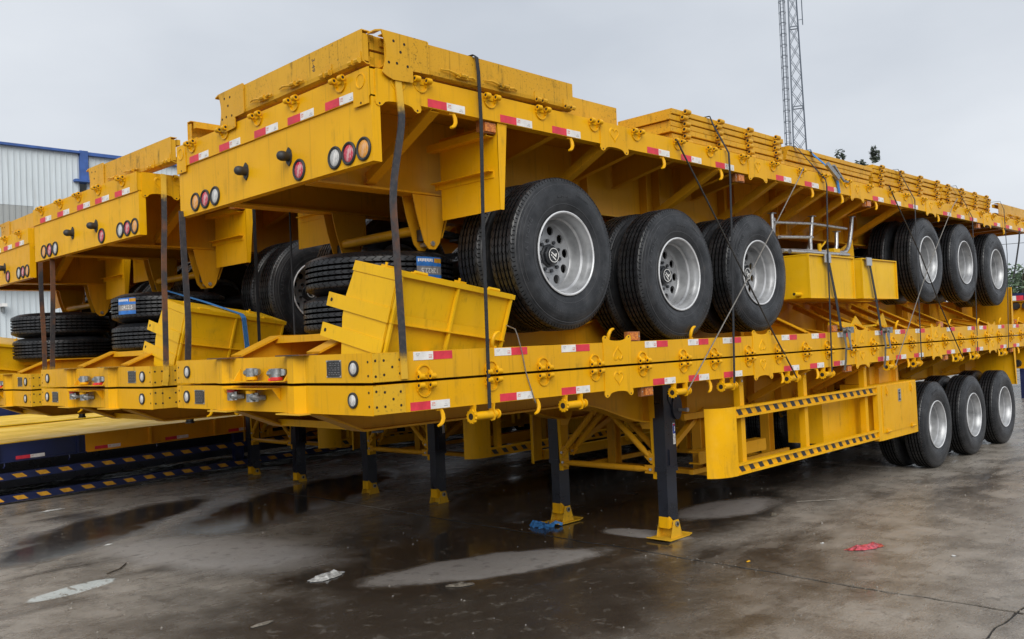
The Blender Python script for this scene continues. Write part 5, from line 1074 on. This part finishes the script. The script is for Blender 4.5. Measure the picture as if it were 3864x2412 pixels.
tree(55.2, 20.2, 13.0, (1.0, 1.0, 2.0), 'dark treetop showing above the rightmost sideboard piles', 'leaf_dark', 4, 2600, 0.15)
tree(53.0, 20.4, 12.75, (0.7, 0.7, 1.6), 'smaller dark treetop left of the other, above the plain sideboard pile', 'leaf_dark', 6, 1500, 0.14)

# ------------------------------------------------------------------ other things at the right edge
t = empty('parked_trailer', (20, -6, 0)); sub(t, 'side_rail', MB().box(0, 0.10, 0, 12, 2.27, 2.50), 'blue'); sub(t, 'deck', MB().box(0.10, 2.5, 0, 12, 2.40, 2.48), 'blue')
for i in range(8): sub(t, 'reflective_tape', MB().box(-0.003, -0.0005, 0.85+i*1.4, 1.0+i*1.4, 2.33, 2.44).mat(1).box(-0.003, -0.0005, 1.002+i*1.4, 1.15+i*1.4, 2.33, 2.44), ['red_tape', 'white_tape'])
for y in (1.0, 4.5, 8.0, 11.0): sub(t, 'support_leg', MB().box(0.5, 0.65, y, y+0.15, 0, 2.40), 'blue')
tag(t, 'blue trailer rail with a red reflector, seen at the far right edge', 'trailer')
for i, (z0, z1, lab) in enumerate(((9.2, 9.9, 'upper of two thin overhead power lines at the right edge'), (7.9, 8.3, 'lower of two thin overhead power lines at the right edge'))):
    pts = [(70, 22-q*4.5, z0+(z1-z0)*q/10-0.5*math.sin(PI*q/10)) for q in range(11)]
    tag(put('power_line', MB().tube(pts, 0.02, 5), 'cable'), lab, 'power line', 'overhead power lines')
tag(put('hanging_cable', MB().tube([(12.75, -0.03, 3.27), (12.62, -0.05, 3.1), (12.35, -0.06, 2.75), (12.2, -0.05, 2.5)], 0.012, 6), 'strap'), 'short black cable hanging past the last raised wheel at the right edge', 'cable')

# ------------------------------------------------------------------ litter on the ground
def crumple(name, x, y, sx, sy, h, rot, mat_, label, cat, seed, nx=9, ny=6):
    rng = random.Random(seed); vs = []; b = MB()
    for i in range(nx):
        for j in range(ny):
            uu, vv = i/(nx-1)*2-1, j/(ny-1)*2-1; k_ = 1-0.35*abs(vv)**2*rng.random()
            vs.append((uu*sx*k_+rng.uniform(-.08, .08)*sx, vv*sy*(1-0.5*uu*uu)+rng.uniform(-.14, .14)*sy, 0.004+h*max(0, (1-uu*uu)*(1-vv*vv))*rng.uniform(0.15, 1.0)))
    b.add(vs, [(i*ny+j, (i+1)*ny+j, (i+1)*ny+j+1, i*ny+j+1) for i in range(nx-1) for j in range(ny-1)])
    o = put(name, b, mat_, None); o.location = (x, y, 0.001); o.rotation_euler = (0, 0, rot); md = o.modifiers.new('thick', 'SOLIDIFY'); md.thickness = 0.002
    tag(o, label, cat); return o
crumple('plastic_bag', 0.97, 2.03, 0.17, 0.085, 0.05, R(12), 'bag', 'crumpled clear plastic bag on the wet ground, bottom centre-left', 'litter', 1)
crumple('plastic_film', 4.20, -0.97, 0.19, 0.075, 0.04, R(-20), 'red_bag', 'red plastic film lying flat on the ground at the right', 'litter', 2)
crumple('wet_leaf', 1.44, 0.95, 0.11, 0.05, 0.03, R(-35), 'paper', 'curled brown paper scrap in front of the pale dry patch', 'litter', 3, 7, 4)
crumple('paper_scrap', 0.0, 1.33, 0.085, 0.03, 0.015, R(5), 'paper', 'pale torn paper scrap near the bottom edge', 'litter', 4, 6, 4)
crumple('stone_chip', 5.0, 0.28, 0.045, 0.03, 0.05, R(0), 'leafbrown', 'small dark lump right of the pale dry patch under the side guard', 'litter', 5, 5, 5)
crumple('paper_scrap', 0.72, 7.7, 0.16, 0.03, 0.012, R(8), 'bag', 'long white scrap before the striped guard bar at the left', 'litter', 6, 7, 4)
crumple('white_scrap', 0.36, 4.93, 0.045, 0.02, 0.012, R(0), 'bag', 'tiny white scrap on the wet ground at the left', 'litter', 7, 5, 4)
crumple('yellow_chip', 3.26, -0.43, 0.025, 0.015, 0.012, R(0), 'yellow', 'tiny yellow paint chip beside the slab joint', 'litter', 8, 4, 4)
crumple('white_scrap', 4.30, -1.62, 0.022, 0.018, 0.012, R(0), 'bag', 'tiny white scrap right of the red plastic film', 'litter', 9, 4, 4)
crumple('white_scrap', 4.15, -0.62, 0.02, 0.016, 0.012, R(0), 'bag', 'tiny white scrap left of the red plastic film', 'litter', 10, 4, 4)
tag(put('twig', MB().tube([(-0.12, 3.70, 0.008), (0.02, 3.78, 0.010), (0.14, 3.95, 0.008)], 0.006, 5), 'bark'), 'dark twig lying on the ground at the lower left', 'twig')
tag(put('twig', MB().tube([(5.75, 0.42, 0.008), (5.95, 0.20, 0.014), (6.15, 0.06, 0.008)], 0.004, 5), 'paper'), 'pale stick lying under the side guard', 'twig')
b = MB(); rng = random.Random(9)
for i in range(9):
    a = rng.uniform(0, 2*PI); c_ = Vector((rng.uniform(-.12, .10), rng.uniform(-.10, .14), 0.006)); d_ = Vector((math.cos(a), math.sin(a), 0))*rng.uniform(0.05, 0.10)
    b.ribbon([c_-d_, c_+Vector((0, 0, rng.uniform(0.02, 0.05))), c_+d_+Vector((0, 0, 0.012))], 0.03, 0.002, (-d_.y, d_.x, 0.3))
o = put('blue_webbing_scrap', b, 'bluestrap'); o.location = (3.36, 1.86, 0.0); tag(o, 'tangled blue webbing scrap at the foot of the left landing leg of the nearest stack', 'litter')
b = MB(); rng = random.Random(21)
for i in range(420):
    x, y = rng.uniform(-2.0, 9.0), rng.uniform(-3.2, 6.0); sz = rng.uniform(0.004, 0.011)
    if rng.random() < 0.2: sz *= 1.6
    b.add([(x-sz, y, 0), (x, y-sz*rng.uniform(.6, 1), 0), (x+sz, y, 0), (x, y+sz, 0), (x+rng.uniform(-.3, .3)*sz, y, sz*rng.uniform(0.5, 1.1))], [(0,1,4), (1,2,4), (2,3,4), (3,0,4)])
for i in range(120):
    y = rng.uniform(-3.4, 0.6); x = 3.08+rng.choice((-1, 1))*(0.018+abs(rng.gauss(0, 0.018))); sz = rng.uniform(0.003, 0.010)
    if i % 4 == 0: x, y = rng.uniform(0.5, 3.0), -2.4+rng.choice((-1, 1))*(0.02+abs(rng.gauss(0, 0.02)))
    b.add([(x-sz, y, 0), (x, y-sz*rng.uniform(.6, 1), 0), (x+sz, y, 0), (x, y+sz, 0), (x+rng.uniform(-.3, .3)*sz, y, sz*rng.uniform(0.3, 0.8))], [(0,1,4), (1,2,4), (2,3,4), (3,0,4)])
o = put('gravel', b, 'grit'); o['kind'] = 'stuff'; o['label'] = 'fine grit scattered over the wet concrete'; o['category'] = 'grit'
